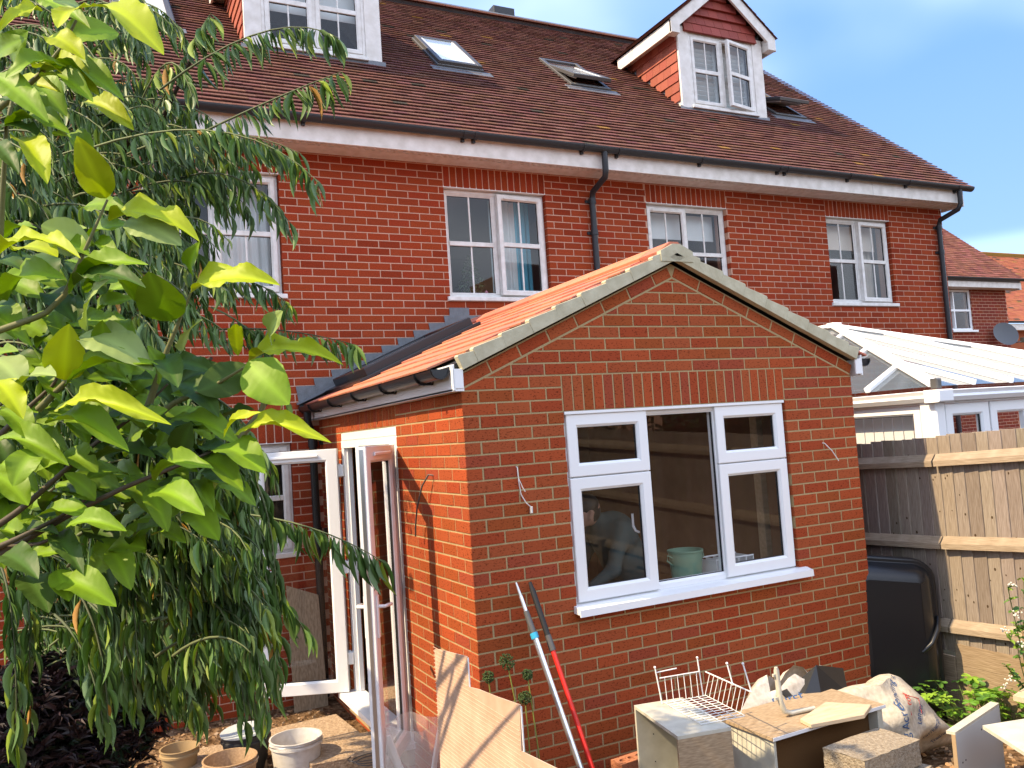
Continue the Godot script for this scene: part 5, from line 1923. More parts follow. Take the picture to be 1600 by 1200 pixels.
	var prof := [[0.13, 1.185], [0.20, 1.195], [0.58, 1.232], [0.582, 1.085], [0.70, 1.10], [0.90, 1.118], [1.145, 1.138], [1.13, 0.94], [1.5, 0.97], [2.1, 1.0]]
	var cm := MB.new()
	var poly := PackedVector2Array([Vector2(0.10, 0.04)])
	for q in prof:
		poly.append(Vector2(q[0], q[1] + rf(-0.004, 0.004)))
	poly.append(Vector2(2.1, 0.2))
	var cxf := Transform3D(Basis(Vector3(0, 0, 1), Vector3.UP, Vector3(-1, 0, 0)), Vector3(cx, 0, 0))
	poly.reverse()
	cm.extrude(poly, cxf, 0.006)
	part(cb, "sheet", cm, M.cardboard)
	var rd := MB.new()
	var y := 0.1
	while y < 1.22:
		var z0 := 0.115
		var z1 := 2.09
		if y > 1.21:
			z1 = 0.56
		elif y > 1.07:
			z1 = 0.57 if y > 1.09 else 0.69
		elif y > 0.93:
			z1 = 1.125
		var sl := 0.085
		var rise := (z1 - z0) * sl * 0.0
		rd.tube([cxf * Vector3(z0, y - 0.02, 0.0062), cxf * Vector3(z1, y + rise - 0.02, 0.0062)], 0.0022, 4)
		y += 0.021
	part(cb, "corrugation_ridge", rd, M.cardboard).set_meta("kind", "stuff")
	var ed := MB.new()  # added pale strips for the board's thickness and white inner face
	ed.box(Vector3(0.583, 1.08, -0.001), Vector3(0.589, 1.228, 0.005), 0.0, cxf)
	ed.box(Vector3(1.146, 0.945, -0.001), Vector3(1.152, 1.135, 0.005), 0.0, cxf)
	part(cb, "white_inner_edge", ed, M.upvc)


func holed_brick(pos: Vector3, turn: float, label: String) -> void:
	var b := CSGBox3D.new()
	b.name = numbered("loose_brick")
	b.size = Vector3(0.215, 0.065, 0.1025)
	var m: StandardMaterial3D = M.brick_new.duplicate()
	m.vertex_color_use_as_albedo = false
	m.albedo_color = lin(0.40, 0.165, 0.085)
	b.material = m
	for i in 3:
		var c := CSGCylinder3D.new()
		c.name = "hole"
		c.radius = 0.019
		c.height = 0.09
		c.sides = 16
		c.operation = CSGShape3D.OPERATION_SUBTRACTION
		c.position = Vector3((i - 1) * 0.062, 0, 0)
		c.material = m
		b.add_child(c)
	b.transform = Transform3D(Basis(Vector3.UP, turn), pos + Vector3(0, 0.0325, 0))
	b.set_meta("label", label)
	b.set_meta("category", "brick")
	add_child(b)


func carcass(called: String, label: String, xf: Transform3D, w: float, h: float, d: float, front_open := true) -> Node3D:
	var t := thing(called, label, "cabinet")
	t.transform = xf
	var th := 0.018
	for q in [["side_panel", Vector3(0, 0, 0), Vector3(th, h - th, d)], ["side_panel", Vector3(w - th, 0, 0), Vector3(w, h - th, d)], ["top_panel", Vector3(0, h - th, 0), Vector3(w, h, d)], ["base_panel", Vector3(th, 0.0, 0.006), Vector3(w - th, th, d)]]:
		var b := MB.new()
		b.box(q[1], q[2], 0.001)
		part(t, q[0], b, M.beech_face if q[1].x > 0.1 else M.melamine)
	var bk := MB.new()
	bk.box(Vector3(th, th, 0.004), Vector3(w - th, h - th, 0.010))
	part(t, "back_panel", bk, M.melamine_grey)
	return t


func leaf_shape(fold: float, droop: float, curl: float, serr := 0.0) -> MB:
	# unit leaf along +x, blade across z, upper face +y
	var mb := MB.new()
	var g := []
	var n := 20
	for j in range(-3, 4):
		var row := []
		for i in n + 1:
			var t := float(i) / n
			var w := 0.5 * pow(sin(PI * pow(t, 0.92)), 0.72) * (1.0 - 0.12 * t * t)
			if i == 0 or i == n:
				w = 0.004
			var s := j / 3.0
			var y := droop * sin(PI * t) + fold * absf(s) * w + curl * s * s * sin(t * 9.0) * w + 0.03 * w * cos(t * 44.0 - absf(s) * 7.0) * absf(s)
			if absf(s) > 0.9:
				w *= 1.0 + serr * sin(t * 37.0)
				y += 0.07 * w * sin(t * 17.0 + j * 1.3)
			row.append(Vector3(t, y, s * w))
		g.append(row)
	mb.grid(g)
	return mb


func pole_piece(s: float, e: float, r0: float, r1: float, mat: Material, nm: String, par: Node, aa: Vector3, bb: Vector3) -> void:
	var mb := MB.new()
	mb.tube([aa.lerp(bb, s), aa.lerp(bb, e)], [r0, r1], 16)
	part(par, nm, mb, mat)


func right_yard() -> void:
	# two long poles against the wall
	var p1 := thing("telescopic_pole", "silver aluminium telescopic pole with blue collar leaning on the brick wall", "pole")
	var a := Vector3(0.255, 1.449, 0.03)
	var b := Vector3(0.395, 0.10, 0.66)
	pole_piece(0.0, 0.055, 0.006, 0.010, M.steel, "tip", p1, a, b)
	pole_piece(0.055, 0.12, 0.0115, 0.0115, M.alu, "inner_tube", p1, a, b)
	pole_piece(0.115, 0.20, 0.0165, 0.0185, M.grey_metal, "grip", p1, a, b)
	pole_piece(0.20, 0.222, 0.0225, 0.0225, M.blue_plastic, "collar", p1, a, b)
	pole_piece(0.222, 0.99, 0.017, 0.017, M.alu, "outer_tube", p1, a, b)
	pole_piece(0.93, 0.965, 0.0195, 0.0195, M.blue_plastic, "foot_band", p1, a, b)
	var p2 := thing("red_pole", "red painted pole with black foam grip leaning on the brick wall", "pole")
	a = Vector3(0.345, 1.44, 0.03)
	b = Vector3(0.47, 0.10, 0.62)
	pole_piece(0.0, 0.03, 0.010, 0.014, M.rubber, "grip_end", p2, a, b)
	pole_piece(0.03, 0.215, 0.0165, 0.0165, M.rubber, "grip", p2, a, b)
	pole_piece(0.215, 0.275, 0.0185, 0.0195, M.grey_metal, "clamp", p2, a, b)
	pole_piece(0.275, 1.0, 0.0145, 0.0145, M.red_paint, "tube", p2, a, b)
	# loose bricks
	for q in [[Vector3(0.84, 0.315, 0.20), 0.10, "loose brick with three holes, topmost of the little stack"], [Vector3(0.72, 0.25, 0.235), 0.04, "loose holed brick under the topmost one, set back"], [Vector3(0.80, 0.25, 0.34), -0.22, "loose holed brick under the topmost one, pushed forward"], [Vector3(0.86, 0.185, 0.22), 0.1, "loose brick in the second row of the stack, against the wall"], [Vector3(0.74, 0.185, 0.33), 0.0, "loose brick in the second row of the stack, outermost"], [Vector3(0.80, 0.12, 0.25), 0.05, "loose brick in the third row of the stack"], [Vector3(0.80, 0.055, 0.25), 0.0, "loose brick lowest in the stack, on the soil"]]:
		holed_brick(q[0], q[1], q[2])
	# kitchen carcass with its opening towards the left
	var ang := -PI / 2 - 0.19
	var cxf := Transform3D(Basis(Vector3.UP, ang), Vector3(1.045, 0.13, 0.47))
	var c := carcass("kitchen_carcass", "empty pale kitchen cabinet carcass with a wire rack on its top", cxf, 0.54, 0.62, 0.30)
	var holes := MB.new()
	for i in 3:
		holes.box(Vector3(0.10 + i * 0.003, 0.15 + i * 0.15, 0.011), Vector3(0.106 + i * 0.003, 0.156 + i * 0.15, 0.013))
		holes.box(Vector3(0.0175, 0.15 + i * 0.15, 0.2), Vector3(0.019, 0.156 + i * 0.15, 0.206))
	part(c, "peg_holes", holes, M.rubber)
	var strip := MB.new()
	strip.box(Vector3(0.25, 0.018, 0.0105), Vector3(0.254, 0.602, 0.014))
	part(c, "back_joint", strip, M.upvc_old)
	# wire rack upside down on it
	var r := thing("wire_rack", "white wire dish rack lying upside down on the cabinet carcass", "rack", "", Vector3(0.98, 0.752, 0.72))
	r.rotation.y = -0.15
	var wires := []
	for i in 12:
		var z := -0.20 + i * 0.036
		wires.append([[Vector3(-0.12, 0.005, z), Vector3(0.14, 0.005, z)], 0.0022])
	for i in 6:
		var x := -0.12 + i * 0.052
		wires.append([[Vector3(x, 0.009, -0.20), Vector3(x, 0.009, 0.20)], 0.0022])
	for z in [-0.20]:
		for i in 6:
			wires.append([[Vector3(-0.10 + i * 0.04, 0.005, z), Vector3(-0.10 + i * 0.04, 0.14, z - 0.01)], 0.0022])
		wires.append([[Vector3(-0.13, 0.14, z - 0.01), Vector3(0.12, 0.14, z - 0.01)], 0.0035])
	for i in 9:
		wires.append([[Vector3(0.14, 0.005, -0.20 + i * 0.045), Vector3(0.17, 0.13, -0.18 + i * 0.045)], 0.0022])
	wires.append([[Vector3(0.165, 0.13, -0.22), Vector3(0.175, 0.13, 0.22)], 0.004])
	for q in [[Vector3(-0.13, 0.0, -0.205), Vector3(-0.15, 0.20, -0.22)], [Vector3(0.13, 0.0, -0.205), Vector3(0.12, 0.215, -0.22)], [Vector3(0.175, 0.12, 0.05), Vector3(0.16, 0.235, 0.03)], [Vector3(0.178, 0.13, 0.22), Vector3(0.16, 0.27, 0.19)]]:
		wires.append([[q[0], q[1]], 0.004])
		var k := MB.new()
		k.ball(q[1], 0.0075, 6)
		part(r, "rubber_foot", k, M.white_wire)
	wires.append([[Vector3(-0.15, 0.17, -0.22), Vector3(-0.07, 0.175, -0.215), Vector3(-0.02, 0.178, -0.212)], 0.0035])
	for w in wires:
		var mb := MB.new()
		mb.tube(w[0], w[1], 6)
		part(r, "wire", mb, M.white_wire)
	# second carcass, on its side, brown back showing
	var c2 := thing("second_carcass", "kitchen unit lying on its side, beech top edge and brown hardboard inside", "cabinet", "", Vector3(1.30, 0.12, 0.90))
	c2.rotation.y = 0.02
	for q in [["beech_panel", Vector3(-0.02, 0.46, -0.42), Vector3(0.86, 0.478, 0.02), "beech_face"], ["end_panel", Vector3(0.0, 0.0, -0.40), Vector3(0.018, 0.459, 0.0), "melamine"], ["end_panel", Vector3(0.80, 0.0, -0.40), Vector3(0.84, 0.459, 0.01), "melamine"], ["back_panel", Vector3(0.02, 0.02, -0.06), Vector3(0.798, 0.455, -0.054), "brown_back"], ["base_panel", Vector3(0.018, 0.0, -0.40), Vector3(0.80, 0.018, 0.0), "melamine"], ["white_edging", Vector3(-0.02, 0.459, 0.0205), Vector3(0.86, 0.479, 0.0225), "upvc"]]:
		var mb := MB.new()
		mb.box(q[1], q[2], 0.001)
		part(c2, q[0], mb, M[q[3]])
	var br := thing("toilet_bracket", "cream plastic bracket with upright arm lying on the second cabinet", "bracket", "", Vector3(1.55, 0.602, 0.72))
	var bm := MB.new()
	bm.tube([Vector3(0.22, 0.012, 0.02), Vector3(0.06, 0.012, 0.0), Vector3(0.012, 0.03, 0.0), Vector3(-0.004, 0.09, -0.01), Vector3(-0.014, 0.26, -0.01), Vector3(-0.015, 0.28, -0.01)], [0.012, 0.014, 0.016, 0.017, 0.016, 0.010], 10)
	part(br, "arm", bm, M.melamine)
	for y in [0.10, 0.23]:
		var lg := MB.new()
		lg.box(Vector3(-0.045, y, -0.016), Vector3(-0.008, y + 0.016, -0.004), 0.002)
		part(br, "lug", lg, M.melamine)
	var pk := MB.new()
	pk.prism(PackedVector2Array([Vector2(0, 0), Vector2(0.34, -0.06), Vector2(0.50, 0.03), Vector2(0.34, 0.22), Vector2(0.02, 0.10)]), Transform3D(Basis(Vector3(1, 0, 0), Vector3(0, 0, -1), Vector3(0, 1, 0)), Vector3(1.54, 0.60, 0.94)), 0.024, 0.003, true)
	solo("board_offcut", "pale sawn board offcut with angled end lying on the second cabinet", "board", pk, M.board_wood)
	# bulk bags
	bulk_bag()
	var g := []
	var b2 := MB.new()
	for i in 9:
		var row := []
		for j in 21:
			var an := TAU * j / 20.0
			var t := i / 8.0
			var rr := 0.30 * (1.0 + 0.13 * sin(an * 3.0 + 1.0) + 0.07 * sin(an * 7.0 + t * 5.0)) * (1.0 - 0.55 * t * t)
			row.append(Vector3(2.02 - cos(an) * rr * 1.55, 0.10 + 0.56 * sin(t * 1.5) + 0.045 * sin(an * 4.0 + t * 3.0), 0.34 + sin(an) * rr * 0.55))
		g.append(row)
	b2.col = Color(0.74, 0.70, 0.62)
	b2.grid(g)
	var sack := solo("white_sack", "slumped off-white woven sack with blue lettering against the brick wall", "sack", b2, M.bag)
	var tm := TextMesh.new()
	tm.text = "Burst"
	tm.font_size = 24
	tm.pixel_size = 0.0034
	tm.depth = 0.001
	part(sack, "lettering", tm, M.ink_blue, Transform3D(Basis.from_euler(Vector3(-0.62, -0.28, 0.12)), Vector3(1.80, 0.60, 0.50)))
	var bs := MB.new()
	for q in [[Vector3(1.86, 0.50, 0.50), Vector3(2.02, 0.52, 0.56), Vector3(2.10, 0.74, 0.45)], [Vector3(2.02, 0.52, 0.56), Vector3(2.28, 0.55, 0.52), Vector3(2.10, 0.74, 0.45)], [Vector3(1.86, 0.50, 0.50), Vector3(2.10, 0.74, 0.45), Vector3(1.95, 0.62, 0.38)], [Vector3(2.28, 0.55, 0.52), Vector3(2.38, 0.66, 0.40), Vector3(2.10, 0.74, 0.45)], [Vector3(1.78, 0.64, 0.46), Vector3(1.90, 0.48, 0.53), Vector3(1.95, 0.62, 0.38)]]:
		bs.tri(q[0], q[1], q[2])
		bs.tri(q[0] + Vector3(0, -0.004, -0.004), q[2] + Vector3(0, -0.004, -0.004), q[1] + Vector3(0, -0.004, -0.004))
	solo("black_sheeting", "creased black plastic sheeting poking out of the white sack", "sheeting", bs, M.black_plastic)
	# concrete blocks in front
	for q in [[Vector3(1.78, 0.39, 1.12), 0.46, 0.26, 0.13, 0.08, "rough concrete block lying on top, chipped along one end"], [Vector3(1.56, 0.30, 1.36), 0.46, 0.30, 0.13, -0.05, "rough concrete block lying lower and nearer the cabinet"], [Vector3(1.80, 0.24, 1.16), 0.46, 0.34, 0.14, 0.3, "rough concrete block underneath the chipped one"]]:
		var s := MB.new()
		var xf := Transform3D(Basis(Vector3.UP, q[4]), q[0])
		var gx := 10
		var top := []
		for k in 7:
			var row := []
			for i in gx + 1:
				row.append(xf * Vector3(q[1] * (float(i) / gx - 0.5) + rf(-0.004, 0.004), q[3] + rf(-0.004, 0.003), q[2] * (0.5 - k / 6.0) + rf(-0.004, 0.004)))
			top.append(row)
		s.grid(top)
		for sd in 4:
			var gg := []
			for k in 5:
				var row := []
				for i in 9:
					var f := i / 8.0 - 0.5
					var edge: Vector3
					if sd == 0: edge = Vector3(q[1] * f, 0, q[2] / 2)
					elif sd == 1: edge = Vector3(q[1] / 2, 0, -q[2] * f)
					elif sd == 2: edge = Vector3(-q[1] * f, 0, -q[2] / 2)
					else: edge = Vector3(-q[1] / 2, 0, q[2] * f)
					var jag := 0.012 if k > 0 and k < 4 else 0.003
					row.append(xf * (edge * (1.0 + rf(-jag, jag) * 2.0) + Vector3(0, q[3] * k / 4.0, 0)))
				gg.append(row)
			s.grid(gg)
		solo("concrete_block", q[5], "block", s, M.concrete)
	# unit parts in the corner
	var u := thing("drawer_unit", "broken white drawer unit with chipboard edge and screw holes near the geraniums", "cabinet", "", Vector3(2.19, 0.11, 1.30))
	u.rotation.y = 0.25
	for q in [["side_panel", Vector3(0, 0, 0.0), Vector3(0.62, 0.42, 0.018), "melamine_grey"], ["chipboard_edge", Vector3(-0.004, 0.0, -0.002), Vector3(0.0, 0.422, 0.02), "chipboard"], ["top_rail", Vector3(0.0, 0.42, -0.03), Vector3(0.62, 0.436, 0.018), "melamine"]]:
		var mb := MB.new()
		mb.box(q[1], q[2], 0.001)
		part(u, q[0], mb, M[q[3]])
	var sh := MB.new()
	for q in [[0.06, 0.26], [0.10, 0.262], [0.06, 0.20], [0.10, 0.202], [0.34, 0.36], [0.36, 0.362]]:
		sh.tube([Vector3(q[0], q[1], 0.0175), Vector3(q[0], q[1], 0.0195)], 0.005, 8)
	part(u, "screw_hole", sh, M.rubber)
	var sf := MB.new()
	sf.box(Vector3(0, 0, 0), Vector3(0.8, 0.02, 0.34), 0.001, Transform3D(Basis.from_euler(Vector3(0.12, -0.32, 0.03)), Vector3(2.28, 0.575, 1.42)))
	solo("white_shelf_board", "white faced shelf board with raw chipboard edge resting on the drawer unit", "board", sf, M.melamine)
	var sf2 := MB.new()
	sf2.box(Vector3(0, 0, 0), Vector3(0.5, 0.03, 0.3), 0.001, Transform3D(Basis.from_euler(Vector3(0.05, 0.2, 0.05)), Vector3(2.80, 0.58, 1.25)))
	solo("beech_shelf_board", "beech coloured shelf board behind the white one by the fence plants", "board", sf2, M.board_wood)
	# black moulded tub on end
	var tb := thing("plastic_pond_tub", "tall black moulded plastic tub standing on end between extension and fence", "tub", "", Vector3(3.32, 0.02, 0.0))
	tb.rotation = Vector3(-0.04, -0.5, 0.0)
	var prof := PackedVector2Array()
	var hw := 0.36
	for q in [[hw - 0.02, 0.0, 0], [hw, 0.5, 0], [hw, 0.95, 0]]:
		prof.append(Vector2(q[0], q[1]))
	for i in 9:
		var an := PI / 2 * i / 8.0
		prof.append(Vector2(hw - 0.20 + cos(an) * 0.20, 1.02 + sin(an) * 0.16))
	for i in 9:
		var an := PI / 2 + PI / 2 * i / 8.0
		prof.append(Vector2(-hw + 0.20 + cos(an) * 0.20, 1.04 + sin(an) * 0.18))
	prof.append(Vector2(-hw, 0.5))
	prof.append(Vector2(-hw + 0.02, 0.0))
	var tm2 := MB.new()
	var rows := []
	for q in [[0.0, -0.06], [0.0, 0.0], [0.004, 0.02], [0.02, 0.03], [0.035, 0.02], [0.045, 0.03], [0.06, 0.07], [0.085, 0.11], [0.11, 0.128], [0.14, 0.14], [0.165, 0.145]]:
		var ring := tm2.inset(prof, q[0])
		var row := []
		for k in ring.size() + 1:
			var e := ring[k % ring.size()]
			row.append(Vector3(e.x, e.y, q[1]))
		rows.append(row)
	tm2.grid(rows)
	var pts := []
	for q in tm2.inset(prof, 0.165):
		pts.append(Vector3(q.x, q.y, 0.145))
	tm2.poly(pts)
	part(tb, "shell", tm2, M.black_plastic)
	var hnd := MB.new()
	hnd.tube([Vector3(0.16, 0.52, 0.14), Vector3(0.23, 0.58, 0.15), Vector3(0.29, 0.66, 0.12), Vector3(0.345, 0.74, 0.03)], [0.014, 0.02, 0.02, 0.016], 8)
	part(tb, "moulded_handle", hnd, M.black_plastic)


func bag_surface(u: float, w: float) -> Vector3:
	# u 0..1 across, w 0..1 from foot to top lip; a slumped sack front with a big fold
	var x := 2.06 + 0.86 * u + 0.10 * (1.0 - w) * (u - 0.3)
	var lip := 0.615 - 0.25 * pow(maxf(0.0, u - 0.62) / 0.38, 1.7) - 0.05 * pow(1.0 - u, 3.0)
	var y := 0.10 + (lip - 0.10) * w
	var bulge := sin(PI * clampf(w, 0, 1)) * 0.14 + 0.05 * (1.0 - w)
	var fold := 0.07 * exp(-pow((u - 0.42 - 0.18 * (1.0 - w)) / 0.10, 2.0)) * w
	var z := 0.60 + bulge + fold + 0.018 * sin(u * 14.0 + w * 5.0) + 0.012 * sin(w * 16.0 - u * 7.0) - 0.10 * absf(u - 0.5)
	return Vector3(x, y, z)


func bulk_bag() -> void:
	var o := thing("bulk_bag", "cream woven builder's bag printed King Acre Fencing, slumped beside the concrete blocks", "sack")
	var mb := MB.new()
	mb.col = Color(0.74, 0.67, 0.53)
	var g := []
	for i in 25:
		var row := []
		for j in 33:
			row.append(bag_surface(j / 32.0, i / 24.0))
		g.append(row)
	mb.grid(g)
	# over the lip and down the back
	var g2 := []
	for i in 7:
		var row := []
		for j in 33:
			var p := bag_surface(j / 32.0, 1.0)
			var t := i / 6.0
			row.append(Vector3(p.x, p.y + 0.02 * sin(t * PI) - 0.42 * pow(t, 2.0) * p.y, p.z - 0.30 * t))
		g2.append(row)
	mb.grid(g2)
	part(o, "bag", mb, M.bag)
	# words, start across and up in metres, slant, length
	var texts := [["King Acre", 0.37, 0.10, 1.50, 0.29, M.ink_blue], ["Fencing L", 0.375, 0.385, 0.66, 0.20, M.ink_blue], ["Langer", 0.545, 0.24, 1.1, 0.13, M.ink_blue], ["Tar/Kampor", 0.60, 0.13, 1.02, 0.21, M.ink_blue], ["Trad/Work", 0.69, 0.09, 1.0, 0.18, M.ink_blue], ["to!", 0.50, 0.36, 1.1, 0.06, M.ink_red]]
	for t in texts:
		var tm := TextMesh.new()
		tm.text = t[0]
		tm.font_size = 34
		tm.pixel_size = 0.01
		tm.depth = 0.0
		tm.curve_step = 1.0
		tm.horizontal_alignment = HORIZONTAL_ALIGNMENT_LEFT
		var arr := tm.surface_get_arrays(0)
		var vs: PackedVector3Array = arr[Mesh.ARRAY_VERTEX]
		var ix = arr[Mesh.ARRAY_INDEX]
		var idx: PackedInt32Array = ix if ix != null else PackedInt32Array(range(vs.size()))
		var tb := MB.new()
		var dir := Vector2(cos(t[3]), sin(t[3]))
		var put := []
		var size: float = t[4] / tm.get_aabb().size.x
		for v in vs:
			var q := Vector2(v.x, v.y) * size
			var m := Vector2(t[1], t[2]) + dir * q.x + Vector2(-dir.y, dir.x) * q.y
			put.append(bag_surface(m.x / 0.86, m.y / 0.5) + Vector3(-0.002, 0.002, 0.004))
		for i in range(0, idx.size(), 3):
			tb.tri(put[idx[i]], put[idx[i + 2]], put[idx[i + 1]])
		part(o, "lettering", tb, t[5])
	var marks := 1
	for k in marks:
		var rm := MB.new()
		var ring := []
		for q in [Vector2(0.56, 0.62), Vector2(0.60, 0.82), Vector2(0.70, 0.78), Vector2(0.69, 0.60)]:
			ring.append(bag_surface(q.x, q.y) + Vector3(0, 0.001, 0.004))
		for i in 3:
			rm.tube([ring[i], ring[i + 1]], 0.0025, 4)
		part(o, "red_mark", rm, M.ink_red)



func narrow_leaf() -> ArrayMesh:
	# unit willow leaf hanging along -y, slightly curved and folded
	var mb := MB.new()
	var g := []
	for j in range(-1, 2):
		var row := []
		for i in 6:
			var t := i / 5.0
			var w := 0.5 * sin(PI * pow(t, 0.75)) if i > 0 and i < 5 else 0.01
			row.append(Vector3(j * w, -t, 0.10 * sin(t * 2.4) + absf(j) * w * 0.35))
		g.append(row)
	mb.grid(g)
	return mb.mesh()


func bez(a: Vector3, b: Vector3, c: Vector3, n: int) -> Array:
	var p := []
	for i in n + 1:
		var t := float(i) / n
		p.append(a.lerp(b, t).lerp(b.lerp(c, t), t))
	return p


# would a leaf here stand in the sun of the side wall or the cardboard, which the photograph shows sunlit?
func shades(p: Vector3) -> bool:
	var w := Vector3(0, p.y + 1.08 * p.x, p.z - 0.06 * p.x)
	var c := Vector3(0, p.y + 1.08 * (p.x + 0.3), p.z - 0.06 * (p.x + 0.3))
	return (w.y > 0.3 and w.y < 2.65 and w.z > -2.7 and w.z < 0.1) or (c.y > 0.3 and c.y < 1.4 and c.z > -0.1 and c.z < 2.2)


func willow() -> void:
	var root := at(60, 1180, 4.15)
	root.y = 0.15
	var o := thing("weeping_willow_tree", "weeping tree with narrow drooping leaves hanging before the house wall", "tree", "", root)
	var inv := -root
	var wood := MB.new()
	var crown := at(70, 560, 4.1)
	wood.col = Color(0.055, 0.045, 0.035)
	wood.tube([Vector3.ZERO, (at(70, 1000, 4.12) + inv), (at(50, 800, 4.1) + inv), crown + inv], [0.055, 0.045, 0.04, 0.03], 10)
	part(o, "trunk", wood, M.bark)
	var limbs := [[60, 700, 300, 90, 2.9], [70, 560, 240, 330, 3.0], [60, 620, 130, 60, 3.3], [60, 760, 330, 560, 3.0], [60, 820, 300, 760, 2.9], [60, 860, 240, 960, 3.0], [70, 640, 210, 200, 2.9], [50, 700, 20, 120, 3.3], [60, 900, 150, 870, 3.2]]
	for l in limbs:
		var a := at(l[0], l[1], 4.1)
		var b := at(l[2], l[3], l[4])
		var mb := MB.new()
		mb.col = Color(0.06, 0.05, 0.035)
		mb.tube(bez(a + inv, a.lerp(b, 0.4) + Vector3(-0.05, 0.12, 0) + inv, b + inv, 8), [0.02, 0.018, 0.016, 0.014, 0.012, 0.010, 0.009, 0.008, 0.007], 7)
		part(o, "limb", mb, M.bark)
	# twigs: [start u, v, middle u, v, tip u, v, depth] drawn from the photograph, then many more
	var tw := []
	for q in [[250, 140, 430, 0, 530, 60, 2.6], [300, 215, 430, 150, 535, 112, 2.55], [130, 235, 370, 150, 498, 285, 2.6], [180, 250, 330, 170, 470, 240, 2.7], [240, 300, 360, 220, 455, 350, 2.75], [200, 260, 300, 60, 330, 20, 2.8], [220, 160, 270, 40, 300, 150, 2.8], [100, 160, 160, 20, 220, 60, 3.0], [320, 800, 480, 800, 602, 880, 2.5], [260, 850, 400, 860, 480, 990, 2.6], [200, 800, 330, 840, 400, 960, 2.7], [150, 830, 300, 880, 340, 1030, 2.7], [240, 930, 350, 930, 440, 1075, 2.6], [200, 950, 330, 960, 410, 1120, 2.6], [160, 900, 260, 960, 310, 1130, 2.7], [300, 440, 400, 420, 455, 480, 3.0], [300, 520, 420, 500, 560, 540, 3.1], [250, 600, 380, 640, 430, 740, 2.9], [250, 660, 380, 680, 420, 800, 2.8], [180, 700, 330, 720, 380, 860, 2.8], [300, 720, 400, 730, 420, 830, 2.9], [120, 860, 240, 900, 240, 1090, 2.8], [0, 880, 30, 950, 25, 1180, 2.5], [20, 860, 60, 900, 40, 1120, 2.6], [330, 480, 430, 520, 440, 620, 3.1], [10, 60, 60, 10, 100, 90, 2.9]]:
		tw.append([at(q[0], q[1], q[6] + 0.12), at(q[2], q[3], q[6]), at(q[4], q[5], q[6] - 0.05), 1.0])
	var zones := [[230, 300, 180, 125, 80, 0.85], [170, 90, 150, 90, 26, 0.8], [205, 470, 170, 100, 70, 0.8], [200, 640, 160, 110, 80, 1.0], [230, 850, 170, 130, 190, 1.0], [310, 960, 120, 95, 150, 1.0], [270, 1050, 120, 70, 70, 1.0], [110, 820, 110, 130, 40, 1.0], [320, 730, 90, 100, 75, 1.0], [330, 850, 90, 110, 60, 1.0], [60, 330, 90, 150, 22, 0.8]]
	for z in zones:
		for i in int(z[4]):
			var r := sqrt(rng.randf())
			var an := rf(0, TAU)
			var u: float = z[0] + cos(an) * r * z[2]
			var w: float = z[1] + sin(an) * r * z[3]
			var d := rf(2.75, 3.55)
			var len := rf(90, 190)
			var ok := false
			for attempt in 14:
				if not shades(at(u - len * 0.2, w, d)) and not shades(at(u - len * 0.8, w - 50, d)):
					ok = true
					break
				d = rf(2.7, 5.8) if attempt % 3 == 2 else rf(1.95, 2.7)
			if not ok:
				continue
			tw.append([at(u - len, w - rf(20, 110) + 40, d + rf(0, 0.25)), at(u - len * rf(0.2, 0.5), w - rf(50, 110), d + rf(-0.1, 0.1)), at(u, w, d + rf(-0.15, 0.05)), rf(0.75, 1.0) * maxf(0.72, d / 3.3)])
	for i in 70:   # long strands hanging to the ground
		var u := rf(150, 455)
		var w := rf(960, 1150) - maxf(0.0, u - 400) * 1.5
		var d := rf(2.0, 2.7)
		var drop := rf(170, 300)
		if not shades(at(u, w - 60, d)) and not shades(at(u - 30, w - drop, d)):
			tw.append([at(u - rf(50, 110), w - drop, d + 0.1), at(u - 10, w - drop * 0.75, d), at(u + rf(-10, 15), w, d - 0.05), rf(0.72, 0.9)])
	var leaf := narrow_leaf()
	var twigs := MB.new()
	var leaves := []
	for t in tw:
		var p := bez(t[0] + inv, t[1] + inv, t[2] + inv, 9)
		twigs.col = Color(0.10, 0.12, 0.045) * rf(0.6, 1.3)
		twigs.tube(p, [0.004, 0.0038, 0.0035, 0.0032, 0.003, 0.0027, 0.0024, 0.002, 0.0016, 0.001], 5)
		var length := 0.0
		for i in 9:
			length += p[i].distance_to(p[i + 1])
		var n := int(length / 0.0115)
		for i in n:
			var s := lerpf(0.18, 1.0, (i + rng.randf()) / n) * 9.0
			var k := mini(int(s), 8)
			var q: Vector3 = p[k].lerp(p[k + 1], s - k)
			var dirn: Vector3 = (p[k + 1] - p[k]).normalized()
			var hang := (Vector3(0, -1, 0) + dirn * rf(0.05, 0.6) + Vector3(rf(-0.28, 0.28), 0, rf(-0.28, 0.28))).normalized()
			var side := hang.cross(Vector3(rf(-1, 1), rf(-0.3, 0.3), rf(-1, 1)).normalized()).normalized()
			var l: float = rf(0.06, 0.125) * t[3]
			var wd: float = l * rf(0.065, 0.11)
			var xf := Transform3D(Basis(side * wd, -hang * l, side.cross(-hang) * l), q)
			var c := Color(0.08, 0.15, 0.03)
			var roll := rng.randf()
			if roll < 0.13:
				c = Color(0.20, 0.27, 0.025)
			elif roll < 0.35:
				c = Color(0.12, 0.19, 0.07)
			elif roll > 0.992:
				c = Color(0.40, 0.20, 0.03)
			c = c * rf(0.7, 1.25)
			leaves.append([seen_at(q + root).z, xf, c])
	part(o, "twigs", twigs, M.twig).set_meta("kind", "stuff")
	leaves.sort_custom(func(a, b): return a[0] < b[0])
	var tints := {}
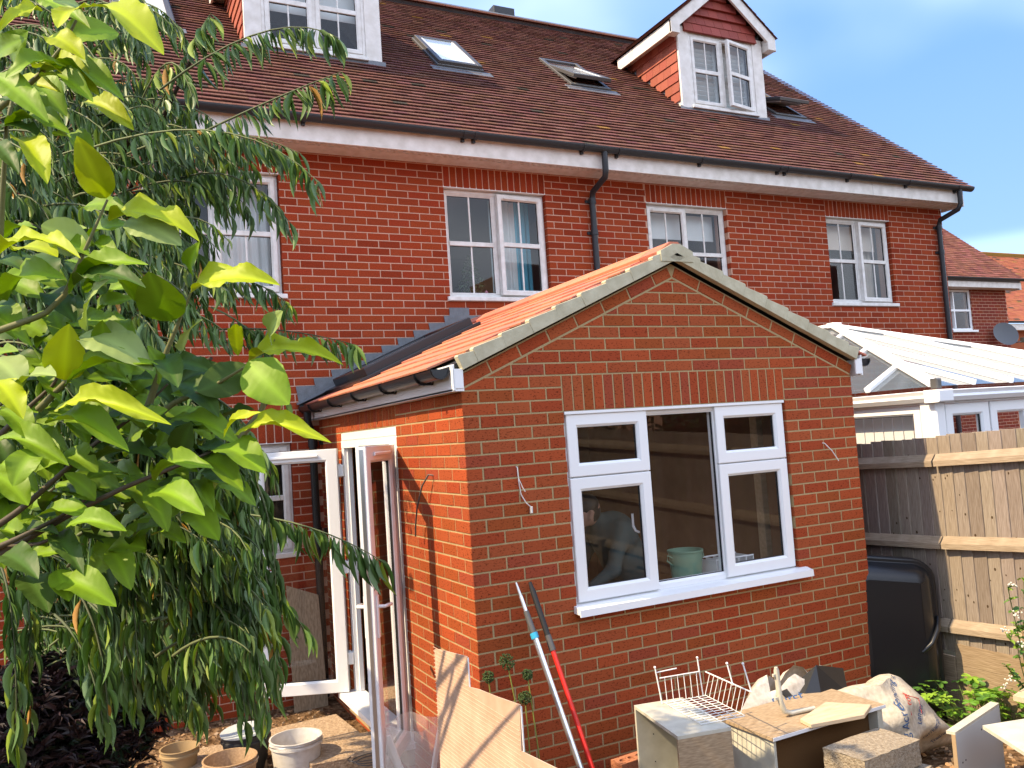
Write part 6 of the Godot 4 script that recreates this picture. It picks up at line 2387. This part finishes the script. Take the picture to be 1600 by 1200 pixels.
	for i in 300:
		var c: Color = leaves[i][2]
		var key := int(c.g * 40)
		if not tints.has(key):
			var lm := MB.new()
			lm.col = c
			var g := []
			for j in range(-1, 2):
				var row := []
				for k in 6:
					var t := k / 5.0
					var w := 0.5 * sin(PI * pow(t, 0.75)) if k > 0 and k < 5 else 0.01
					row.append(Vector3(j * w, -t, 0.10 * sin(t * 2.4) + absf(j) * w * 0.35))
				g.append(row)
			lm.grid(g)
			tints[key] = lm.mesh()
		part(o, "leaf", tints[key], M.leaf_narrow, leaves[i][1])
	var mm := MultiMesh.new()
	mm.transform_format = MultiMesh.TRANSFORM_3D
	mm.use_colors = true
	mm.mesh = leaf
	mm.instance_count = leaves.size() - 300
	for i in range(300, leaves.size()):
		mm.set_instance_transform(i - 300, leaves[i][1])
		mm.set_instance_color(i - 300, leaves[i][2])
	var mi := MultiMeshInstance3D.new()
	mi.name = "foliage"
	mi.multimesh = mm
	mi.material_override = M.leaf_narrow
	mi.set_meta("kind", "stuff")
	o.add_child(mi, true)


func broad_shrub() -> void:
	var root := at(-60, 1500, 1.6)
	root.y = ground_h(root.x, root.z)
	var o := thing("broadleaf_shrub", "shrub with large glossy yellow-green leaves reaching in close before the willow", "shrub", "", root)
	var inv := -root
	var D := 1.3
	var stems := [[[-60, 860], [34, 795], [152, 690], [216, 646], [262, 600]], [[-60, 900], [125, 795], [202, 758], [280, 727], [358, 694], [418, 630]], [[200, 690], [270, 630], [330, 605], [392, 568]], [[-40, 530], [70, 491], [101, 461], [121, 417], [168, 312]], [[-40, 720], [30, 650], [85, 600], [100, 560]], [[230, 640], [262, 545], [300, 452]], [[-40, 200], [62, 118], [100, 70], [128, 14]], [[-60, 480], [0, 380], [10, 200], [40, 60]], [[-60, 880], [30, 840], [90, 810], [150, 770]], [[60, 640], [110, 590], [140, 515]], [[370, 690], [410, 640], [430, 530]], [[-40, 860], [60, 850], [110, 830]]]
	for s in stems:
		var p := []
		var r := []
		var k := 0
		for q in s:
			p.append(at(q[0], q[1], D + 0.08 + 0.02 * sin(q[0] * 0.03 + q[1] * 0.02)) + inv)
			r.append(lerpf(0.0065, 0.0018, float(k) / (s.size() - 1)))
			k += 1
		var mb := MB.new()
		mb.col = Color(0.13, 0.13, 0.05) if s[0][1] < 700 else Color(0.075, 0.055, 0.035)
		var cv := Curve3D.new()
		for i in p.size():
			var tn: Vector3 = (p[mini(i + 1, p.size() - 1)] - p[maxi(i - 1, 0)]) * 0.18
			cv.add_point(p[i], -tn, tn)
		var pts := []
		var rr := []
		for i in 19:
			pts.append(cv.sample_baked(cv.get_baked_length() * i / 18.0))
			rr.append(lerpf(0.0065, 0.0018, i / 18.0))
		mb.tube(pts, rr, 7)
		part(o, "branch", mb, M.twig)
	var main := MB.new()
	main.col = Color(0.075, 0.055, 0.035)
	main.tube([Vector3.ZERO, at(-90, 1150, 1.5) + inv, at(-60, 880, 1.38) + inv, at(-50, 520, 1.38) + inv, at(-40, 200, 1.38) + inv], [0.014, 0.012, 0.010, 0.008, 0.006], 8)
	part(o, "trunk", main, M.bark)
	# tones: 0 bright yellow-green, 1 mid green, 2 dark green, 3 pale underside
	var tone := [Color(0.31, 0.37, 0.012), Color(0.15, 0.25, 0.014), Color(0.055, 0.105, 0.018), Color(0.24, 0.31, 0.10)]
	var shapes := {}
	var L := [[130, 12, 256, 86, 60, 0, 0.1], [126, 14, 90, 44, 34, 0, 0.05], [130, 16, 82, 2, 26, 3, 0.1], [66, 18, -4, 52, 20, 0, 0.2], [-6, 44, 4, 0, 26, 0, 0.05], [76, 58, 133, 94, 38, 0, 0.1], [106, 104, 8, 122, 36, 1, 0.22], [62, 116, 194, 158, 46, 1, 0.15], [64, 120, 146, 160, 34, 1, 0.1], [-10, 118, 76, 192, 40, 1, 0.2], [-10, 160, 58, 178, 24, 2, 0.1], [-14, 206, 67, 216, 36, 2, 0.18], [26, 216, 74, 288, 40, 0, 0.15], [-8, 224, 30, 272, 26, 2, 0.1], [166, 310, 120, 212, 44, 0, 0.05], [170, 346, 312, 378, 48, 0, 0.28], [198, 344, 284, 384, 52, 3, 0.1], [142, 382, 64, 352, 52, 3, -0.12], [24, 392, 90, 402, 46, 0, 0.1], [298, 458, 438, 446, 44, 0, 0.25], [268, 502, 232, 424, 62, 1, 0.02], [302, 432, 312, 378, 26, 1, 0.05], [138, 518, 172, 436, 38, 3, 0.1], [100, 594, 108, 506, 54, 0, 0.02], [124, 526, 240, 580, 56, 3, 0.2], [100, 604, 248, 570, 34, 1, 0.15], [84, 642, 268, 664, 34, 0, 0.2], [-8, 560, 36, 604, 52, 3, 0.05], [-8, 596, 36, 655, 40, 0, 0.1], [30, 604, 88, 588, 40, 3, 0.1], [388, 566, 536, 570, 34, 0, 0.26], [386, 566, 452, 632, 62, 1, 0.05], [388, 572, 308, 612, 50, 2, -0.25], [424, 534, 442, 486, 34, 3, 0.05], [372, 556, 368, 506, 20, 0, 0.1], [366, 680, 518, 692, 30, 0, 0.25], [350, 684, 408, 644, 20, 0, 0.1], [268, 654, 378, 698, 36, 1, 0.12], [338, 700, 414, 740, 52, 1, 0.12], [304, 718, 380, 768, 40, 1, 0.15], [242, 752, 334, 732, 34, 1, 0.2], [238, 770, 320, 806, 44, 1, 0.1], [72, 662, 202, 706, 46, 1, 0.2], [-8, 690, 108, 728, 40, 1, 0.2], [140, 728, 244, 716, 40, 2, 0.2], [84, 906, 182, 948, 48, 1, 0.12], [28, 884, 106, 864, 34, 1, 0.2], [104, 822, 198, 830, 34, 1, 0.15], [40, 816, 152, 804, 40, 1, 0.15], [286, 548, 316, 500, 46, 3, 0.1], [246, 556, 278, 606, 40, 2, 0.1], [12, 470, 102, 436, 50, 1, 0.2], [108, 460, 232, 414, 40, 1, 0.2], [116, 446, 228, 450, 36, 2, 0.2], [-6, 402, 126, 404, 40, 0, 0.2], [22, 100, 44, 48, 40, 1, 0.05], [-6, 96, 40, 60, 34, 1, 0.05], [284, 720, 300, 660, 44, 2, 0.05], [200, 690, 262, 640, 46, 1, 0.1], [230, 700, 190, 650, 40, 2, 0.1], [60, 700, 20, 760, 44, 1, 0.1], [-10, 740, 44, 790, 44, 1, 0.1], [150, 780, 100, 740, 36, 1, 0.1], [0, 870, 60, 905, 46, 2, 0.1], [40, 900, 76, 958, 44, 2, 0.1], [90, 890, 108, 940, 34, 1, 0.1], [210, 470, 170, 430, 36, 1, 0.1], [250, 600, 230, 540, 36, 1, 0.1], [170, 560, 160, 500, 36, 1, 0.05], [0, 470, -20, 420, 40, 2, 0.1], [60, 560, 20, 520, 44, 1, 0.1], [0, 640, 50, 690, 40, 1, 0.1]]
	for i in 190:
		var u := rf(-40, 340)
		var w := rf(560, 860) if rng.randf() < 0.75 else rf(380, 560)
		if u > 150 and w < 560:
			u -= 150
		var an := rf(-0.6, 1.2)
		var l := rf(50, 85)
		L.append([u, w, u + cos(an) * l * (1 if rng.randf() < 0.7 else -1), w + sin(an) * l, rf(26, 42), 1 if rng.randf() < 0.62 else 2, 0.15, rf(0.08, 0.32)])
	for i in 11:
		var u := rf(-20, 190)
		var w := rf(-10, 340)
		var an := rf(-0.4, 1.3)
		var l := rf(60, 110)
		L.append([u, w, u + cos(an) * l * (1 if rng.randf() < 0.65 else -1), w + sin(an) * l, rf(30, 46), 0 if rng.randf() < 0.35 else 1, 0.15, rf(0.03, 0.2)])
	for q in L:
		var d := D + 0.03 * sin(q[0] * 0.05) + rf(-0.03, 0.06)
		if q.size() > 7:
			d += q[7]
		var base := at(q[0], q[1], d + 0.03)
		var tip := at(q[2], q[3], d - rf(0.0, 0.06))
		var x := tip - base
		var l := x.length()
		var up := Vector3.UP * rf(0.5, 0.9) + (CAM - base).normalized() * rf(0.45, 0.8) + Vector3(rf(-0.3, 0.1), 0, 0)
		if q[6] < 0.06:
			up = (CAM - base).normalized() + Vector3(rf(-0.5, 0.1), 0.3, 0)
		var bs := basis_from(x, up)
		var wd: float = q[4] * d / FPX * 1.2
		var key := "%d %d" % [q[5], rng.randi() % 4]
		if not shapes.has(key):
			var m := leaf_shape(rf(0.12, 0.3), rf(0.12, 0.2), rf(-0.15, 0.15), 0.015)
			for i in m.c.size():
				m.c[i] = tone[q[5]] * (1.35 if absf(m.v[i].z) < 0.004 and m.v[i].x > 0.03 else 1.0)
			shapes[key] = m.mesh()
		part(o, "leaf", shapes[key], M.leaf_broad, Transform3D(Basis(bs.x * l, bs.y * l * (0.45 + 1.7 * absf(q[6])) * (1.0 if q[6] >= 0 else -0.6), bs.z * wd), base + inv))


func dark_shrubs() -> void:
	var spec := [[at(40, 560, 5.8), at(30, 430, 5.8), 0.64, 0.95, 3600, "dark purple lacy-leaved elder with pink flower heads behind the broad leaves", "dark_elder_shrub"], [at(70, 1180, 2.9), at(70, 1150, 2.95), 0.38, 0.27, 4200, "low dark brown bushy shrub under the willow", "dark_low_shrub"]]
	for s in spec:
		var c: Vector3 = s[1]
		var root := Vector3(c.x, 0.1, c.z)
		var o := thing(s[6], s[5], "shrub", "", root)
		var st := MB.new()
		st.col = Color(0.04, 0.03, 0.025)
		for i in 9:
			var tip := c - root + Vector3(rf(-1, 1) * s[2] * 0.7, rf(-0.4, 0.8) * s[3], rf(-0.5, 0.5) * s[2])
			st.tube(bez(Vector3(rf(-0.05, 0.05), 0, rf(-0.05, 0.05)), Vector3(tip.x * 0.3, tip.y * 0.7, tip.z * 0.3), tip, 6), [0.014, 0.012, 0.010, 0.008, 0.006, 0.005, 0.003], 6)
		part(o, "stems", st, M.bark)
		var lv := MB.new()
		for i in int(s[4]):
			var d := Vector3(rf(-1, 1), rf(-1, 1), rf(-1, 1))
			if d.length() > 1.0 or d.length() < 0.25:
				continue
			var p := c - root + Vector3(d.x * s[2], d.y * s[3], d.z * s[2] * 0.6)
			var k := rf(0.5, 1.5)
			lv.col = Color(0.028, 0.016, 0.017) * k if rng.randf() < 0.8 else Color(0.02, 0.032, 0.015) * k
			var b := Basis.from_euler(Vector3(rf(-1.2, 0.6), rf(0, TAU), rf(-0.6, 0.6)))
			for f in 5:
				var e := b * Basis(Vector3.UP, (f - 2) * 0.55)
				var l: float = rf(0.035, 0.07) * (1.7 if s[3] > 0.5 else 1.0)
				lv.quad(p, p + e * Vector3(0.006, 0.004, l * 0.5), p + e * Vector3(0, -0.012, l), p + e * Vector3(-0.006, 0.004, l * 0.5))
		part(o, "foliage", lv, M.leaf_dark).set_meta("kind", "stuff")
		if s[6] == "dark_elder_shrub":
			for q in [[165, 352, 5.2, 0.13], [4, 288, 5.2, 0.09], [8, 318, 5.2, 0.08], [180, 482, 5.2, 0.055], [15, 350, 5.2, 0.08], [12, 378, 5.2, 0.06]]:
				var f := MB.new()
				var fc := at(q[0], q[1], q[2]) - root
				for i in 150:
					var r: float = q[3] * sqrt(rng.randf())
					var a := rf(0, TAU)
					var p := fc + Vector3(cos(a) * r, rf(-0.2, 0.25) * q[3] + 0.3 * (q[3] - r), sin(a) * r)
					f.box(p - Vector3.ONE * 0.005, p + Vector3.ONE * 0.005, 0.001, Transform3D())
				part(o, "flower_head", f, M.petal)


func herb_leaf(lobes: int) -> ArrayMesh:
	# palmate leaf, unit radius, lying in the xz plane
	var mb := MB.new()
	mb.col = Color.WHITE
	var n := lobes * 6
	var pts := []
	for i in n + 1:
		var a := -2.5 + 5.0 * i / n
		var f := fposmod(i / 6.0, 1.0)
		var r := 0.42 + 0.58 * pow(absf(sin(PI * f)), 0.6)
		r *= 0.75 + 0.25 * cos(a * 0.7)
		pts.append(Vector3(sin(a) * r, 0.10 * r - 0.16 * r * r + 0.03 * cos(f * TAU), cos(a) * r))
	for i in n:
		mb.tri(Vector3.ZERO, pts[i], pts[i + 1])
	return mb.mesh()


func herbs() -> void:
	var pal := []
	for i in 4:
		var hm := herb_leaf(5 + i % 2)
		pal.append(hm)
	for k in 3:
		var b: Vector3 = [hit_ground(1522, 1146), hit_ground(1496, 1112), hit_ground(1572, 1140)][k]
		var o := thing("geranium_plant", ["bright green lobed-leaf geranium beside the printed bag", "small geranium clump at the foot of the fence", "geranium clump under the climbing shrub by the fence"][k], "plant", "", b)
		var st := MB.new()
		for i in [56, 24, 26][k]:
			var r: float = [0.30, 0.18, 0.2][k] * sqrt(rng.randf())
			var a := rf(0, TAU)
			var tip := Vector3(cos(a) * r * 1.2, rf(0.08, 0.34), sin(a) * r)
			st.col = Color(0.12, 0.17, 0.04)
			st.tube([Vector3(tip.x * 0.2, 0, tip.z * 0.2), Vector3(tip.x * 0.6, tip.y * 0.7, tip.z * 0.6), tip], 0.002, 5)
			var s := rf(0.045, 0.085)
			var bs := Basis.from_euler(Vector3(rf(-0.3, 0.6), a + rf(-0.6, 0.6), rf(-0.3, 0.3))).scaled(Vector3.ONE * s)
			part(o, "leaf", pal[rng.randi() % 4], herb_mat(rng.randi() % 4), Transform3D(bs, tip))
		part(o, "stems", st, M.twig)
	# leafy climber by the fence at the picture's edge
	var root := at(1625, 1075, 5.15)
	root = Vector3(root.x, 0.15, root.z)
	var o := thing("flowering_shrub", "leafy shrub with small cream flowers growing up before the fence", "shrub", "", root)
	var sb := MB.new()
	for q in [[1612, 1080, 1590, 990, 1575, 920], [1620, 1080, 1600, 1000, 1600, 905], [1618, 1090, 1585, 1060, 1572, 1040], [1625, 1100, 1600, 1080, 1590, 1010], [1620, 1000, 1590, 960, 1578, 1000]]:
		var a := at(q[0], q[1], 5.1) - root
		var m := at(q[2], q[3], 5.0) - root
		var e := at(q[4], q[5], 4.95) - root
		sb.col = Color(0.10, 0.12, 0.04)
		var p := bez(a, m, e, 8)
		sb.tube([Vector3(0, 0, 0), a * 0.5, a], 0.006, 5)
		sb.tube(p, 0.003, 5)
		for i in range(1, 9):
			for n in 4:
				var lp: Vector3 = p[i]
				var s := rf(0.025, 0.055)
				var x := Vector3(rf(-1, 1), rf(-0.5, 0.5), rf(-0.6, 1))
				var bs := basis_from(x, Vector3(rf(-0.4, 0.2), 1, rf(0, 0.8)))
				part(o, "leaf", shared_leaf(rng.randi() % 3), M.leaf_herb, Transform3D(Basis(bs.x * s, bs.y * s, bs.z * s * 0.55), lp))
	for q in [[1582, 915], [1572, 985], [1590, 960], [1578, 1060], [1596, 1005], [1570, 1072]]:
		var f := MB.new()
		var c := at(q[0], q[1], 4.93) - root
		for i in 9:
			f.ball(c + Vector3(rf(-0.025, 0.025), rf(-0.02, 0.02), rf(-0.02, 0.02)), 0.006, 4)
		part(o, "flower", f, M.melamine)
	part(o, "stems", sb, M.twig)


func herb_mat(i: int) -> Material:
	var key := "herb_%d" % i
	if not M.has(key):
		mk(key, [lin(0.17, 0.33, 0.03), lin(0.11, 0.25, 0.025), lin(0.07, 0.17, 0.025), lin(0.22, 0.37, 0.035)][i], 0.5, {"back": lin(0.17, 0.3, 0.03)})
	return M[key]


func shared_leaf(i: int) -> ArrayMesh:
	var key := "shrub_leaf_%d" % i
	if not shared.has(key):
		var m := leaf_shape(0.25, 0.08, 0.1)
		for k in m.c.size():
			m.c[k] = [Color(0.10, 0.2, 0.03), Color(0.2, 0.3, 0.035), Color(0.06, 0.14, 0.025)][i]
		shared[key] = m.mesh()
	return shared[key]


func hit_ground(u: float, w: float) -> Vector3:
	var d := at(u, w, 1.0) - CAM
	var p := CAM
	for i in 400:
		p += d * 0.02
		if p.y < ground_h(p.x, p.z):
			break
	p.y = ground_h(p.x, p.z)
	return p


func alliums() -> void:
	# [head u, v, foot u, v, head radius, tone]
	var k := 0
	for q in [[792, 1034, 845, 1195, 0.042, "tall"], [763, 1058, 785, 1195, 0.032, "leftmost short"], [824, 1054, 855, 1195, 0.028, "slender"], [820, 1090, 832, 1195, 0.036, "greenish low"]]:
		var hp := at(q[0], q[1], 4.55)
		var foot := at(q[2], 1200 + 60, 4.55)
		foot.y = ground_h(foot.x, foot.z)
		var o := thing("allium_seed_head", ["allium seed head on the tallest stem before the brick wall", "dark allium seed head nearest the cardboard", "small dark allium seed head behind the silver pole", "greenish allium seed head below the other three"][k], "plant", "allium seed heads by the wall", foot)
		var st := MB.new()
		st.col = Color(0.22, 0.24, 0.05)
		st.tube(bez(Vector3.ZERO, (hp - foot) * 0.5 + Vector3(0.015, 0, 0), hp - foot, 6), 0.0035, 6)
		part(o, "stem", st, M.twig)
		var hd := MB.new()
		for i in 130:
			var d := Vector3(rng.randfn(), rng.randfn(), rng.randfn()).normalized()
			var c := hp - foot
			hd.tube([c, c + d * q[4] * 0.9], 0.0007, 3)
			hd.ball(c + d * q[4] * rf(0.8, 1.05), 0.0042, 4)
		part(o, "seed_head", hd, M.seed_head)
		for i in 3:
			var lf := MB.new()
			lf.col = Color(0.15, 0.19, 0.05)
			lf.tube(bez(Vector3.ZERO, Vector3(rf(-0.06, 0.06), 0.25, rf(-0.03, 0.05)), Vector3(rf(-0.12, 0.12), rf(0.3, 0.5), rf(-0.05, 0.1)), 6), [0.005, 0.006, 0.006, 0.005, 0.004, 0.003, 0.001], 4)
			part(o, "leaf", lf, M.twig)
		k += 1


func plants() -> void:
	willow()
	broad_shrub()
	dark_shrubs()
	herbs()
	alliums()
